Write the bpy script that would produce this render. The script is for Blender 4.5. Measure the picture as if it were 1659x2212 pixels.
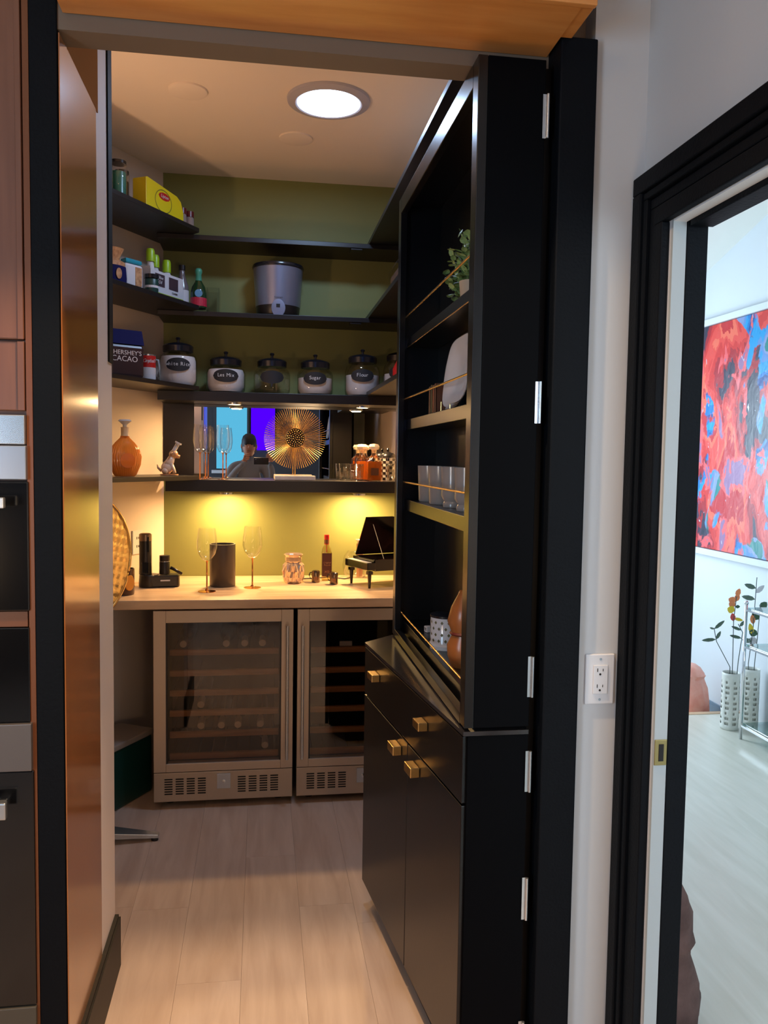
import bpy, bmesh, math, random
from mathutils import Vector, Matrix
random.seed(7)
for o in list(bpy.data.objects): bpy.data.objects.remove(o)
SC = bpy.context.scene
COL = SC.collection
PI = math.pi

# ------------------------------------------------------------------ camera, world, lights, exposure
YAW, PIT, ROL, FPX = 1.49883296e-01, -6.46933290e-02, 1.52054465e-02, 1763.65
cam_d = bpy.data.cameras.new('camera')
cam = bpy.data.objects.new('camera', cam_d); COL.objects.link(cam)
F = Vector((math.sin(YAW)*math.cos(PIT), math.cos(YAW)*math.cos(PIT), math.sin(PIT)))
Rr = Vector((math.cos(YAW), -math.sin(YAW), 0)); Uu = Rr.cross(F)
R2 = math.cos(ROL)*Rr + math.sin(ROL)*Uu; U2 = -math.sin(ROL)*Rr + math.cos(ROL)*Uu
mw = Matrix((R2, U2, -F)).transposed().to_4x4(); mw.translation = Vector((0, 0, 1.53))
cam.matrix_world = mw
cam_d.sensor_fit = 'VERTICAL'; cam_d.sensor_height = 36.0; cam_d.lens = 36.0*FPX/2212.0
cam_d.clip_start = 0.01; cam_d.clip_end = 60
SC.camera = cam
SC.view_settings.view_transform = 'Standard'; SC.view_settings.look = 'None'
SC.view_settings.exposure = 0.12; SC.view_settings.gamma = 1.0; SC.view_settings.use_curve_mapping = False

W = bpy.data.worlds.new('world'); SC.world = W; W.use_nodes = True
W.node_tree.nodes['Background'].inputs[0].default_value = (0.55, 0.75, 1.0, 1)
W.node_tree.nodes['Background'].inputs[1].default_value = 0.25

def area(name, loc, direction, size, power, color, shape='DISK', size_y=None, spread=None):
    d = bpy.data.lights.new(name, 'AREA'); d.shape = shape; d.size = size
    if size_y: d.size_y = size_y
    d.energy = power; d.color = color
    if spread: d.spread = spread
    o = bpy.data.objects.new(name, d); COL.objects.link(o); o.location = loc
    o.rotation_euler = Vector(direction).to_track_quat('-Z', 'Y').to_euler()
    return o
WARM = (1.0, 0.60, 0.25)
COOL = (0.60, 0.78, 1.0)
# daylight entering the bright room through its window in the far wall and the one behind the opening
area('daylight_far_window', (1.75, 5.80, 1.45), (0.25, -1, -0.05), 1.1, 60, (0.72, 0.88, 1.0), 'RECTANGLE', 1.5)
area('daylight_side_window', (1.9, -1.38, 1.6), (0, 1, 0), 1.6, 42, (0.78, 0.90, 1.0), 'RECTANGLE', 1.4)
# cool fill from an added, unseen window in the left kitchen wall
area('kitchen_daylight_fill', (-2.24, -0.75, 1.60), (1, 0.35, 0.0), 1.2, 60, (0.50, 0.74, 1.0), 'RECTANGLE', 1.2)
# warm kitchen ceiling lamp
area('kitchen_downlight', (-0.12, 1.42, 2.985), (0, 0.0, -1), 0.055, 20, (1.0, 0.66, 0.38), spread=math.radians(100))
area('kitchen_lamp_light', (-0.25, 0.20, 2.93), (0, 0.1, -1), 0.22, 4.0, (1.0, 0.62, 0.30))
# warm fill added behind the camera for front-facing surfaces; no lamps stand there
area('warm_fill_light', (-1.55, -0.20, 1.05), (1.3, 2.6, 0.9), 0.45, 8, (1.0, 0.66, 0.36))
area('warm_fill_light', (0.55, -1.10, 1.00), (-0.25, 3.2, 1.0), 0.45, 8, (1.0, 0.66, 0.36))
# added warm fill for the pantry ceiling, hidden behind the opening's edge
area('ceiling_fill_light', (-0.98, 2.83, 1.83), (0.25, 0.05, 1), 0.24, 17, (1.0, 0.60, 0.34))
# ceiling lamp of the pantry
area('pantry_lamp_light', (0.252, 3.27, 2.893), (0, 0, -1), 0.22, 9.0, (0.45, 0.66, 1.0))
PUCKS = [(-0.13, 4.07, 1.79), (0.50, 4.09, 1.79), (-0.17, 4.10, 1.352), (0.49, 4.10, 1.352)]
for i, p in enumerate(PUCKS):
    area('puck_light', (p[0], p[1], p[2]-0.009), (0, 0, -1), 0.05, 7.0 if i < 2 else 7.0, WARM)

# ------------------------------------------------------------------ materials
def s2l(c):
    return tuple(((x/12.92) if x <= 0.04045 else ((x+0.055)/1.055)**2.4) for x in [v/255.0 for v in c]) + (1.0,)
def mat(name, rgb, rough=0.5, metal=0.0, spec=0.5, coat=0.0, coat_rough=0.1, noise=None, bump=None, aniso=0.0, emis=None, estr=1.0, alpha=None):
    m = bpy.data.materials.new(name); m.use_nodes = True
    nt = m.node_tree; b = nt.nodes['Principled BSDF']
    b.inputs['Base Color'].default_value = s2l(rgb)
    b.inputs['Roughness'].default_value = rough; b.inputs['Metallic'].default_value = metal
    b.inputs['Specular IOR Level'].default_value = spec
    b.inputs['Coat Weight'].default_value = coat; b.inputs['Coat Roughness'].default_value = coat_rough
    b.inputs['Anisotropic'].default_value = aniso
    if emis: b.inputs['Emission Color'].default_value = s2l(emis); b.inputs['Emission Strength'].default_value = estr
    tc = None
    if noise or bump:
        tc = nt.nodes.new('ShaderNodeTexCoord')
    if noise:   # (rgb2, scale, stretch xyz)
        mp = nt.nodes.new('ShaderNodeMapping'); mp.inputs['Scale'].default_value = noise[2]
        nt.links.new(tc.outputs['Object'], mp.inputs['Vector'])
        n = nt.nodes.new('ShaderNodeTexNoise'); n.inputs['Scale'].default_value = noise[1]; n.inputs['Detail'].default_value = 5
        nt.links.new(mp.outputs['Vector'], n.inputs['Vector'])
        r = nt.nodes.new('ShaderNodeValToRGB'); r.color_ramp.elements[0].position = 0.35; r.color_ramp.elements[1].position = 0.68
        r.color_ramp.elements[0].color = s2l(rgb); r.color_ramp.elements[1].color = s2l(noise[0])
        nt.links.new(n.outputs['Fac'], r.inputs['Fac']); nt.links.new(r.outputs['Color'], b.inputs['Base Color'])
    if bump:    # (scale, strength)
        n = nt.nodes.new('ShaderNodeTexNoise'); n.inputs['Scale'].default_value = bump[0]; n.inputs['Detail'].default_value = 3
        nt.links.new(tc.outputs['Object'], n.inputs['Vector'])
        bp = nt.nodes.new('ShaderNodeBump'); bp.inputs['Strength'].default_value = bump[1]; bp.inputs['Distance'].default_value = 0.004
        nt.links.new(n.outputs['Fac'], bp.inputs['Height']); nt.links.new(bp.outputs['Normal'], b.inputs['Normal'])
    return m
def glass(name, tint=(250, 250, 250), rough=0.02, base=0.04):
    # thin glass sheet: clear transmission with a fresnel reflection
    m = bpy.data.materials.new(name); m.use_nodes = True; nt = m.node_tree; nt.nodes.clear()
    out = nt.nodes.new('ShaderNodeOutputMaterial'); mx = nt.nodes.new('ShaderNodeMixShader')
    t = nt.nodes.new('ShaderNodeBsdfTransparent'); t.inputs[0].default_value = s2l(tint)
    g = nt.nodes.new('ShaderNodeBsdfGlossy'); g.inputs['Roughness'].default_value = rough
    lw = nt.nodes.new('ShaderNodeLayerWeight'); lw.inputs['Blend'].default_value = 0.35
    p = nt.nodes.new('ShaderNodeMath'); p.operation = 'MULTIPLY_ADD'; p.inputs[1].default_value = 0.85; p.inputs[2].default_value = base
    nt.links.new(lw.outputs['Facing'], p.inputs[0])
    pw = nt.nodes.new('ShaderNodeMath'); pw.operation = 'POWER'; pw.inputs[1].default_value = 1.7
    nt.links.new(lw.outputs['Facing'], pw.inputs[0]); nt.links.new(pw.outputs[0], p.inputs[0])
    nt.links.new(p.outputs[0], mx.inputs[0]); nt.links.new(t.outputs[0], mx.inputs[1]); nt.links.new(g.outputs[0], mx.inputs[2])
    nt.links.new(mx.outputs[0], out.inputs[0]); return m
def emit(name, rgb, strength):
    m = bpy.data.materials.new(name); m.use_nodes = True; nt = m.node_tree; nt.nodes.clear()
    out = nt.nodes.new('ShaderNodeOutputMaterial'); e = nt.nodes.new('ShaderNodeEmission')
    e.inputs[0].default_value = s2l(rgb); e.inputs[1].default_value = strength
    nt.links.new(e.outputs[0], out.inputs[0]); return m

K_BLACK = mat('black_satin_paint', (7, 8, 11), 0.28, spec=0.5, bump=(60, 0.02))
K_SIDE = mat('dimmed_black_side', (2, 4, 8), 0.6, spec=0.07)  # shaded copy of the satin black: darker and duller where less light reflects
K_SHELF = mat('dark_shelf_laminate', (22, 20, 22), 0.36, spec=0.5, bump=(40, 0.03))
K_FRAME = mat('rough_black_trim', (4, 9, 16), 0.6, spec=0.14, bump=(150, 0.25))
K_GLOSSB = mat('black_gloss', (12, 12, 14), 0.12, spec=0.6)
K_PLASTIC = mat('dark_plastic', (30, 27, 27), 0.35)
K_GREEN = mat('olive_wall_paint', (130, 134, 82), 0.55, spec=0.3, bump=(90, 0.05))
K_CREAM = mat('cream_wall_paint', (222, 208, 196), 0.7, spec=0.2, bump=(70, 0.06))
K_CEIL = mat('ceiling_paint', (248, 234, 218), 0.8, spec=0.1, bump=(120, 0.05))
K_HALL = mat('hall_wall_paint', (196, 198, 200), 0.75, spec=0.2, bump=(25, 0.12))
K_WHITE = mat('white_wall_paint', (222, 228, 233), 0.7, spec=0.2, bump=(60, 0.04))
K_HEAD = mat('header_paint', (120, 104, 88), 0.6)
K_WOOD = mat('varnished_cherry', (158, 92, 42), 0.2, coat=0.8, coat_rough=0.12, noise=((172, 104, 50), 5, (6, 6, 0.5)))
K_WOODH = mat('varnished_beam', (206, 132, 62), 0.34, coat=0.3, coat_rough=0.25, noise=((222, 152, 82), 4, (0.8, 6, 6)))
K_CAB = mat('cabinet_wood', (108, 68, 50), 0.42, coat=0.2, noise=((122, 80, 60), 6, (6, 6, 0.5)))
K_CABD = mat('cabinet_edge_wood', (110, 62, 30), 0.42)
K_COUNTER = mat('pale_wood_counter', (214, 184, 148), 0.38, noise=((184, 150, 116), 3.2, (1.0, 14, 6)))
K_STEEL = mat('brushed_steel', (196, 182, 166), 0.4, metal=0.7, aniso=0.5)
K_STEELB = mat('bright_steel', (205, 212, 218), 0.25, metal=0.9)
K_CHROME = mat('chrome', (225, 228, 232), 0.08, metal=1.0)
K_GOLD = mat('brushed_gold', (240, 200, 128), 0.25, metal=1.0)
K_GOLDT = mat('hammered_gold', (226, 200, 140), 0.34, metal=1.0)
K_COPPER = mat('rose_gold', (226, 150, 92), 0.15, metal=1.0)
K_BRASS = mat('brass_plate', (150, 138, 90), 0.4, metal=0.6)
K_GLASS = glass('clear_glass')
K_PANE = glass('cooler_pane', (226, 222, 216), 0.02, 0.06)
K_SHGLASS = glass('shelf_glass', (205, 232, 232), 0.05, 0.12)
K_MIRROR = mat('mirror_silver', (225, 225, 225), 0.0, metal=1.0)
K_MARBLE = mat('white_marble', (236, 222, 210), 0.3, noise=((210, 196, 186), 12, (1, 1, 1)))
K_CERAM = mat('white_glazed_ceramic', (206, 206, 210), 0.15, spec=0.6)
K_MUG = mat('taupe_glazed_ceramic', (150, 142, 138), 0.2, spec=0.6)
K_FLOUR = mat('white_powder', (226, 224, 226), 0.9)
K_LIDB = mat('black_lid', (24, 24, 30), 0.22, spec=0.6)
K_CHALK = mat('chalk_label', (30, 32, 38), 0.6)
K_CHALKT = mat('chalk_writing', (215, 220, 225), 0.8)
K_AMBER = mat('amber_spirit', (206, 112, 34), 0.08, spec=0.7, emis=None)
K_COGNAC = mat('orange_cognac', (246, 138, 50), 0.12, spec=0.7)
K_RED = mat('red_paint', (190, 30, 26), 0.4)
K_MAROON = mat('maroon_felt', (92, 26, 22), 0.6)
K_YELLOW = mat('yellow_card', (226, 206, 18), 0.45)
K_LIME = mat('lime_cap', (150, 190, 30), 0.35)
K_TEAL = mat('teal_foil', (20, 140, 165), 0.35)
K_NAVY = mat('navy_film', (20, 22, 74), 0.7, spec=0.1)
K_BROWNP = mat('dark_brown_pouch', (52, 34, 36), 0.35)
K_TAN = mat('tan_nuts', (196, 150, 104), 0.6, noise=((150, 100, 60), 60, (1, 1, 1)))
K_DKGREEN = mat('dark_green_plastic', (18, 58, 52), 0.4)
K_GRAYTOP = mat('grey_lid_plastic', (150, 140, 132), 0.5)
K_GREENGL = mat('green_bottle_glass', (34, 62, 36), 0.1, spec=0.7)
K_GREENBD = mat('dim_bottle_glass', (16, 22, 16), 0.35)
K_MINT = mat('mint_foil', (70, 150, 125), 0.3)
K_WLABEL = mat('pale_label', (205, 205, 210), 0.6)
K_SILV = mat('silver_shell', (150, 158, 185), 0.32, metal=0.75)
K_FIG = mat('figurine_glaze', (226, 196, 158), 0.3, noise=((176, 112, 52), 26, (1, 1, 1)))
K_PINK = mat('salt_crystal', (240, 158, 140), 0.45, noise=((250, 186, 168), 14, (1, 1, 1)), bump=(30, 0.6))
K_VASE = mat('white_enamel', (228, 230, 222), 0.35)
K_STEM = mat('grey_stem', (92, 104, 104), 0.5)
K_LEAF = mat('sage_leaf', (96, 120, 104), 0.5)
K_LEAFD = mat('deep_leaf', (62, 96, 70), 0.5)
K_PLANT = mat('plant_leaf', (104, 136, 84), 0.5, noise=((150, 172, 104), 20, (1, 1, 1)))
K_PETALY = mat('yellow_petal', (240, 214, 60), 0.5)
K_PETALO = mat('orange_petal', (240, 150, 96), 0.5)
K_PETALR = mat('red_petal', (232, 96, 92), 0.5)
K_PLUSH = mat('brown_fleece', (112, 84, 78), 0.9, noise=((70, 48, 44), 7, (1, 1, 1.6)), bump=(70, 0.8))
K_OUTLET = mat('white_plastic', (214, 216, 220), 0.35)
K_DARK = mat('dark_slot', (8, 8, 9), 0.7)
K_SKIN = mat('skin', (176, 122, 96), 0.55)
K_SHIRT = mat('grey_shirt', (120, 118, 122), 0.85)
K_HAIR = mat('dark_hair', (26, 20, 18), 0.6)
K_JEANS = mat('dark_trousers', (34, 38, 48), 0.85)
K_ORANGEC = mat('amber_ceramic', (140, 84, 42), 0.3)
K_BOOK = mat('brown_cloth', (110, 66, 36), 0.7)
K_RACK = mat('beech_strip', (196, 140, 98), 0.5, noise=((150, 98, 64), 8, (0.6, 5, 5)))
K_CORK = mat('bottle_capsule', (214, 196, 186), 0.3)
K_INNER = mat('cooler_interior', (38, 34, 32), 0.6)
K_BEIGE = mat('tan_threshold', (214, 182, 150), 0.5)
K_BBLUE = mat('grey_blue_baseboard', (122, 142, 160), 0.5)
K_DOORGREY = mat('grey_painted_wall', (70, 72, 78), 0.8)
E_LAMP = emit('lamp_diffuser_glow', (205, 228, 255), 9.0)
E_PUCK = emit('puck_glow', (255, 214, 150), 14.0)
E_WIN = emit('window_daylight', (96, 196, 236), 1.1)
E_WINB = emit('bright_window_daylight', (190, 225, 255), 2.0)
E_PURP = emit('purple_glow', (74, 0, 255), 1.6)

def floor_mat(name, c1, c2, rough, var=0.10):
    m = bpy.data.materials.new(name); m.use_nodes = True; nt = m.node_tree; b = nt.nodes['Principled BSDF']
    b.inputs['Roughness'].default_value = rough; b.inputs['Specular IOR Level'].default_value = 0.4
    tc = nt.nodes.new('ShaderNodeTexCoord'); oi = nt.nodes.new('ShaderNodeObjectInfo')
    mp = nt.nodes.new('ShaderNodeMapping'); mp.inputs['Scale'].default_value = (7, 0.8, 1)
    cmb = nt.nodes.new('ShaderNodeCombineXYZ'); mu = nt.nodes.new('ShaderNodeMath'); mu.operation = 'MULTIPLY'; mu.inputs[1].default_value = 37
    nt.links.new(oi.outputs['Random'], mu.inputs[0]); nt.links.new(mu.outputs[0], cmb.inputs[1]); nt.links.new(mu.outputs[0], cmb.inputs[0])
    nt.links.new(tc.outputs['Object'], mp.inputs['Vector']); nt.links.new(cmb.outputs[0], mp.inputs['Location'])
    n = nt.nodes.new('ShaderNodeTexNoise'); n.inputs['Scale'].default_value = 3.0; n.inputs['Detail'].default_value = 6; n.inputs['Distortion'].default_value = 0.6
    nt.links.new(mp.outputs[0], n.inputs['Vector'])
    r = nt.nodes.new('ShaderNodeValToRGB'); r.color_ramp.elements[0].position = 0.32; r.color_ramp.elements[1].position = 0.72
    r.color_ramp.elements[0].color = s2l(c1); r.color_ramp.elements[1].color = s2l(c2)
    nt.links.new(n.outputs['Fac'], r.inputs[0])
    hs = nt.nodes.new('ShaderNodeHueSaturation'); ml = nt.nodes.new('ShaderNodeMath'); ml.operation = 'MULTIPLY_ADD'; ml.inputs[1].default_value = var; ml.inputs[2].default_value = 1-var/2
    nt.links.new(oi.outputs['Random'], ml.inputs[0]); nt.links.new(ml.outputs[0], hs.inputs['Value'])
    nt.links.new(r.outputs[0], hs.inputs['Color']); nt.links.new(hs.outputs[0], b.inputs['Base Color'])
    return m
K_PLANK = floor_mat('pale_oak_planks', (180, 156, 138), (202, 180, 162), 0.45, 0.05)
K_FLOORB = floor_mat('cream_floor', (206, 204, 190), (220, 218, 206), 0.28, 0.02)

# ------------------------------------------------------------------ mesh helpers
class M:
    def __init__(s): s.b = bmesh.new()
    def box(s, x0, y0, z0, x1, y1, z1, mtx=None):
        vs = [s.b.verts.new((x, y, z)) for x in (x0, x1) for y in (y0, y1) for z in (z0, z1)]
        if mtx: 
            for v in vs: v.co = mtx @ v.co
        for f in ((0,1,3,2),(4,6,7,5),(0,4,5,1),(2,3,7,6),(0,2,6,4),(1,5,7,3)): s.b.faces.new([vs[i] for i in f])
        return s
    def prism(s, pts, z0, z1):
        a = [s.b.verts.new((x, y, z0)) for x, y in pts]; c = [s.b.verts.new((x, y, z1)) for x, y in pts]
        s.b.faces.new(a[::-1]); s.b.faces.new(c); n = len(pts)
        for i in range(n): s.b.faces.new([a[i], a[(i+1) % n], c[(i+1) % n], c[i]])
        return s
    def lathe(s, prof, seg=32, cx=0, cy=0, sx=1, sy=1, mtx=None, rfun=None):
        rings = []
        for r, z in prof:
            if r < 1e-5: ring = [s.b.verts.new((cx, cy, z))]
            else:
                ring = []
                for i in range(seg):
                    a = 2*PI*i/seg; k = rfun(a, z) if rfun else 1
                    ring.append(s.b.verts.new((cx+r*k*sx*math.cos(a), cy+r*k*sy*math.sin(a), z)))
            rings.append(ring)
        if mtx:
            for ring in rings:
                for v in ring: v.co = mtx @ v.co
        for A, B in zip(rings, rings[1:]):
            for i in range(seg):
                j = (i+1) % seg
                if len(A) == 1 and len(B) > 1: s.b.faces.new([A[0], B[j], B[i]])
                elif len(B) == 1 and len(A) > 1: s.b.faces.new([A[i], A[j], B[0]])
                elif len(A) > 1: s.b.faces.new([A[i], A[j], B[j], B[i]])
        return s
    def cyl(s, p0, p1, r0, r1=None, seg=12):
        return s.tube([p0, p1], [r0, r0 if r1 is None else r1], seg)
    def tube(s, pts, r, seg=8, caps=True):
        pts = [Vector(p) for p in pts]; rs = r if isinstance(r, (list, tuple)) else [r]*len(pts)
        rings = []; up = Vector((0, 0, 1))
        for i, p in enumerate(pts):
            t = (pts[min(i+1, len(pts)-1)]-pts[max(i-1, 0)]).normalized()
            ref = up if abs(t.dot(up)) < 0.95 else Vector((1, 0, 0))
            a = t.cross(ref).normalized(); c = t.cross(a)
            rings.append([s.b.verts.new(p + rs[i]*(math.cos(2*PI*k/seg)*a + math.sin(2*PI*k/seg)*c)) for k in range(seg)])
        for A, B in zip(rings, rings[1:]):
            for k in range(seg): s.b.faces.new([A[k], A[(k+1) % seg], B[(k+1) % seg], B[k]])
        if caps: s.b.faces.new(rings[0][::-1]); s.b.faces.new(rings[-1])
        return s
    def ball(s, c, r, seg=10, rz=None):
        rz = rz or r
        prof = [(r*math.sin(PI*i/seg), c[2]-rz*math.cos(PI*i/seg)) for i in range(seg+1)]
        prof[0] = (0, c[2]-rz); prof[-1] = (0, c[2]+rz)
        return s.lathe(prof, max(8, seg), c[0], c[1])
    def leaf(s, p, d, L, w, up=(0, 0, 1)):
        p = Vector(p); d = Vector(d).normalized(); sd = d.cross(Vector(up))
        sd = sd.normalized() if sd.length > 1e-3 else Vector((1, 0, 0)); n = sd.cross(d)
        pr = [(0, 0), (0.25, 0.42), (0.55, 0.5), (0.85, 0.28), (1, 0)]
        c = [s.b.verts.new(p+d*L*t+n*(0.10*L*math.sin(PI*t))) for t, _ in pr]
        l = [s.b.verts.new(p+d*L*t+sd*w*k) for t, k in pr[1:-1]]; r = [s.b.verts.new(p+d*L*t-sd*w*k) for t, k in pr[1:-1]]
        for e in (l, r):
            s.b.faces.new([c[0], c[1], e[0]]); s.b.faces.new([c[1], c[2], e[1], e[0]]); s.b.faces.new([c[2], c[3], e[2], e[1]]); s.b.faces.new([c[3], c[4], e[2]])
        return s
    def ob(s, name, m, parent=None, loc=None, bev=0, smooth=False, rotz=None, sub=0):
        bmesh.ops.recalc_face_normals(s.b, faces=s.b.faces)
        me = bpy.data.meshes.new(name); s.b.to_mesh(me); s.b.free()
        me.materials.append(m)
        o = bpy.data.objects.new(name, me); COL.objects.link(o)
        if parent: o.parent = parent
        if loc: o.location = loc
        if rotz is not None: o.rotation_euler = (0, 0, rotz)
        if bev:
            md = o.modifiers.new('bevel', 'BEVEL'); md.width = bev; md.segments = 2; md.limit_method = 'ANGLE'
        if sub:
            md = o.modifiers.new('sub', 'SUBSURF'); md.levels = sub; md.render_levels = sub
        if smooth:
            me.polygons.foreach_set('use_smooth', [True]*len(me.polygons))
            if smooth != 'all':
                me.update()
                bm = bmesh.new(); bm.from_mesh(me)
                for e in bm.edges:
                    if len(e.link_faces) == 2 and e.calc_face_angle(0) > 0.7: e.smooth = False
                bm.to_mesh(me); bm.free()
        return o
def B(x0, y0, z0, x1, y1, z1): return M().box(x0, y0, z0, x1, y1, z1)
def tag(o, label=None, cat=None, group=None, kind=None):
    if label: o['label'] = label
    if cat: o['category'] = cat
    if group: o['group'] = group
    if kind: o['kind'] = kind
    return o
def thing(name, label, cat, loc=(0, 0, 0), rotz=0, group=None, kind=None):
    o = bpy.data.objects.new(name, None); COL.objects.link(o); o.empty_display_size = 0.05
    o.location = loc; o.rotation_euler = (0, 0, rotz)
    return tag(o, label, cat, group, kind)
def struct(name, mb, m, parent=None, **k):
    o = mb.ob(name, m, parent, **k)
    if not parent: o['kind'] = 'structure'
    return o
def dup(root, loc, label=None, rotz=None):
    r = root.copy(); COL.objects.link(r); r.location = loc
    if rotz is not None: r.rotation_euler = (0, 0, rotz)
    if label: r['label'] = label
    for ch in list(root.children):
        c = ch.copy(); COL.objects.link(c); c.parent = r
        for g in list(ch.children):
            d = g.copy(); COL.objects.link(d); d.parent = c
    return r
def text(name, body, size, m, parent, loc, rot, extrude=0.0004, align='CENTER', sx=1.0, shear=0.0):
    cu = bpy.data.curves.new(name, 'FONT'); cu.body = body; cu.size = size; cu.extrude = extrude
    cu.align_x = align; cu.align_y = 'CENTER'; cu.shear = shear; cu.resolution_u = 3
    t = bpy.data.objects.new(name, cu); COL.objects.link(t)
    dg = bpy.context.evaluated_depsgraph_get(); me = bpy.data.meshes.new_from_object(t.evaluated_get(dg))
    bpy.data.objects.remove(t); me.materials.clear(); me.materials.append(m)
    o = bpy.data.objects.new(name, me); COL.objects.link(o); o.parent = parent
    o.location = loc; o.rotation_euler = rot; o.scale = (sx, 1, 1)
    return o
FRONT = (PI/2, 0, 0)      # lettering that reads from -Y

# ------------------------------------------------------------------ the setting
CZ = 2.92
fl = struct('floor', B(-2.3, -2.1, -0.06, 0.94, 4.24, -0.012), mat('plank_joint', (140, 122, 106), 0.8))
pw, pl = 0.186, 1.24
k = 0
for ix in range(-13, 6):
    x0 = -0.05 + ix*pw; off = random.random()*pl
    xa, xb = max(x0, -2.3), min(x0+pw, 0.86)
    if xb-xa < 0.03: continue
    near = xa > -1.3
    y = -2.1 - off
    while y < 4.23:
        ya, yb = max(y, -2.1), min(y+pl, 4.236)
        if yb-ya > 0.02:
            B(xa+0.0003, ya+0.0003, -0.012, xb-0.0003, yb-0.0003, 0).ob('plank', K_PLANK, fl)
        y += pl
# pantry shell
struct('wall_back', B(-0.56, 4.236, 0, 0.94, 4.33, 3.0), K_GREEN)
wl = Vector((-0.485, 4.236)); u = Vector((-0.5, -0.866)); n = Vector((-0.866, 0.5))
p0, p1 = wl, wl+u*2.02
struct('wall_left', M().prism([tuple(p0), tuple(p1), tuple(p1+n*0.09), tuple(p0+n*0.09+Vector((0, 0)))], 0, 3.0), K_CREAM)
struct('wall_right_pantry', B(0.82, 1.90, 0, 0.94, 4.236, 3.0), K_CREAM)
struct('ceiling_pantry', B(-1.6, 1.95, CZ, 0.94, 4.33, CZ+0.08), K_CEIL)
# front partition of the pantry: left return, header, right return
struct('wall_front_left', B(-1.6, 2.38, 0, -0.48, 2.45, 3.0), K_CREAM)
struct('wall_opening_left', B(-0.48, 1.93, 0, -0.425, 2.45, 3.0), mat('jamb_paint', (228, 212, 204), 0.6))
struct('wall_header', B(-0.48, 1.855, 2.418, 0.735, 1.93, 3.0), K_HEAD)
struct('ceiling_opening', B(-0.425, 1.93, CZ-0.001, 0.735, 1.952, 3.0), K_CEIL)
struct('wall_front_right', B(0.732, 1.797, 0, 0.94, 1.90, 3.0), K_HALL)
# wall with the doorway to the bright room
struct('wall_right', M().prism([(0.86, 1.662), (0.94, 1.662), (0.94, 1.797), (0.86, 1.797)], 0, 3.0), K_HALL)
struct('wall_right_over_door', B(0.86, 0.80, 2.055, 0.94, 1.662, 3.0), K_HALL)
struct('wall_right_near', B(0.86, -2.1, 0, 0.94, 0.80, 3.0), K_HALL)
# kitchen shell behind the camera
struct('ceiling_kitchen', B(-2.3, -2.1, 3.0, 0.94, 1.93, 3.06), K_CEIL)
struct('wall_left_kitchen', B(-2.36, -2.1, 0, -2.3, 2.45, 3.0), K_DOORGREY)
struct('wall_front_kitchen', B(-2.3, 2.38, 0, -1.6, 2.45, 3.0), K_DOORGREY)
wr = struct('wall_rear', B(-2.3, -2.16, 0, 0.94, -2.1, 3.0), K_DOORGREY)
# kitchen window (seen in the mirror)
w1 = thing('window_1', None, None, (-0.37, -2.1, 1.36), kind='structure')
B(-0.25, 0.001, -0.04, 0.25, 0.03, 0.0).ob('window_sill', K_WHITE, w1)
B(-0.19, 0.004, 0.02, 0.19, 0.01, 1.0).ob('pane', E_WIN, w1)
B(-0.23, 0.0, 0.0, -0.19, 0.03, 1.04).ob('window_frame', K_DOORGREY, w1)
B(0.19, 0.0, 0.0, 0.23, 0.03, 1.04).ob('window_frame', K_DOORGREY, w1)
B(-0.23, 0.0, 1.0, 0.23, 0.03, 1.04).ob('window_frame', K_DOORGREY, w1)
for i in range(12):
    B(-0.19, 0.014, 0.06+i*0.078, 0.19, 0.018, 0.063+i*0.078).ob('blind_slat', E_WIN, w1)
w3 = thing('window_fill', None, None, (-2.3, -0.75, 0.95), kind='structure')  # unseen window added to bring more cool light onto the hall wall
B(0.001, -0.64, 0, 0.03, -0.60, 1.3).ob('window_frame', K_WHITE, w3); B(0.001, 0.60, 0, 0.03, 0.64, 1.3).ob('window_frame', K_WHITE, w3)
B(0.001, -0.60, 0, 0.03, 0.60, 0.04).ob('window_sill', K_WHITE, w3); B(0.001, -0.60, 1.26, 0.03, 0.60, 1.3).ob('window_frame', K_WHITE, w3)
B(0.002, -0.60, 0.04, 0.01, 0.60, 1.26).ob('pane', E_WINB, w3)
lp = thing('purple_glow_panel', 'glowing panel standing in for a purple-lit opening, seen only in the mirror', 'light', (0.02, -2.09, 1.62))  # emissive sheet in place of a purple-lit opening
B(-0.15, 0, 0, 0.15, 0.02, 0.85).ob('glowing_panel', E_PURP, lp)
B(-0.17, 0, -0.02, -0.15, 0.03, 0.87).ob('panel_frame', K_BLACK, lp)
B(0.15, 0, -0.02, 0.17, 0.03, 0.87).ob('panel_frame', K_BLACK, lp)
# bright room beyond the doorway
K_CR = K_WHITE
rf = struct('floor_bright_room', B(0.94, -1.5, -0.06, 3.0, 4.56, 0), K_FLOORB)
B(0.86, 0.80, -0.06, 0.94, 1.662, 0.001).ob('doorway_floor_strip', K_FLOORB, rf)
struct('floor_lower', B(0.94, 4.60, -0.19, 3.0, 5.95, -0.13), K_FLOORB)
struct('trim_1', B(0.94, 4.56, -0.13, 2.948, 4.60, 0.004), K_BEIGE)
struct('wall_bright_room', B(2.95, -1.5, -0.19, 3.02, 5.95, 4.9), K_CR)
struct('wall_bright_far', B(0.94, 5.88, -0.19, 2.95, 5.95, 4.9), K_CR)
struct('wall_bright_near', B(0.94, -1.56, -0.06, 2.95, -1.5, 4.9), K_CR)
struct('wall_bright_left', B(0.941, -1.5, 3.0, 0.96, 5.88, 4.9), K_CR)
struct('wall_bright_side', B(0.9405, 1.90, 0, 0.955, 5.88, 3.0), K_CR)
sl = M(); v = [sl.b.verts.new(c) for c in ((0.94, 5.9, 2.60), (2.96, 5.9, 2.60), (2.96, -1.55, 4.84), (0.94, -1.55, 4.84), (0.94, 5.9, 2.68), (2.96, 5.9, 2.68), (2.96, -1.55, 4.9), (0.94, -1.55, 4.9))]
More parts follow.
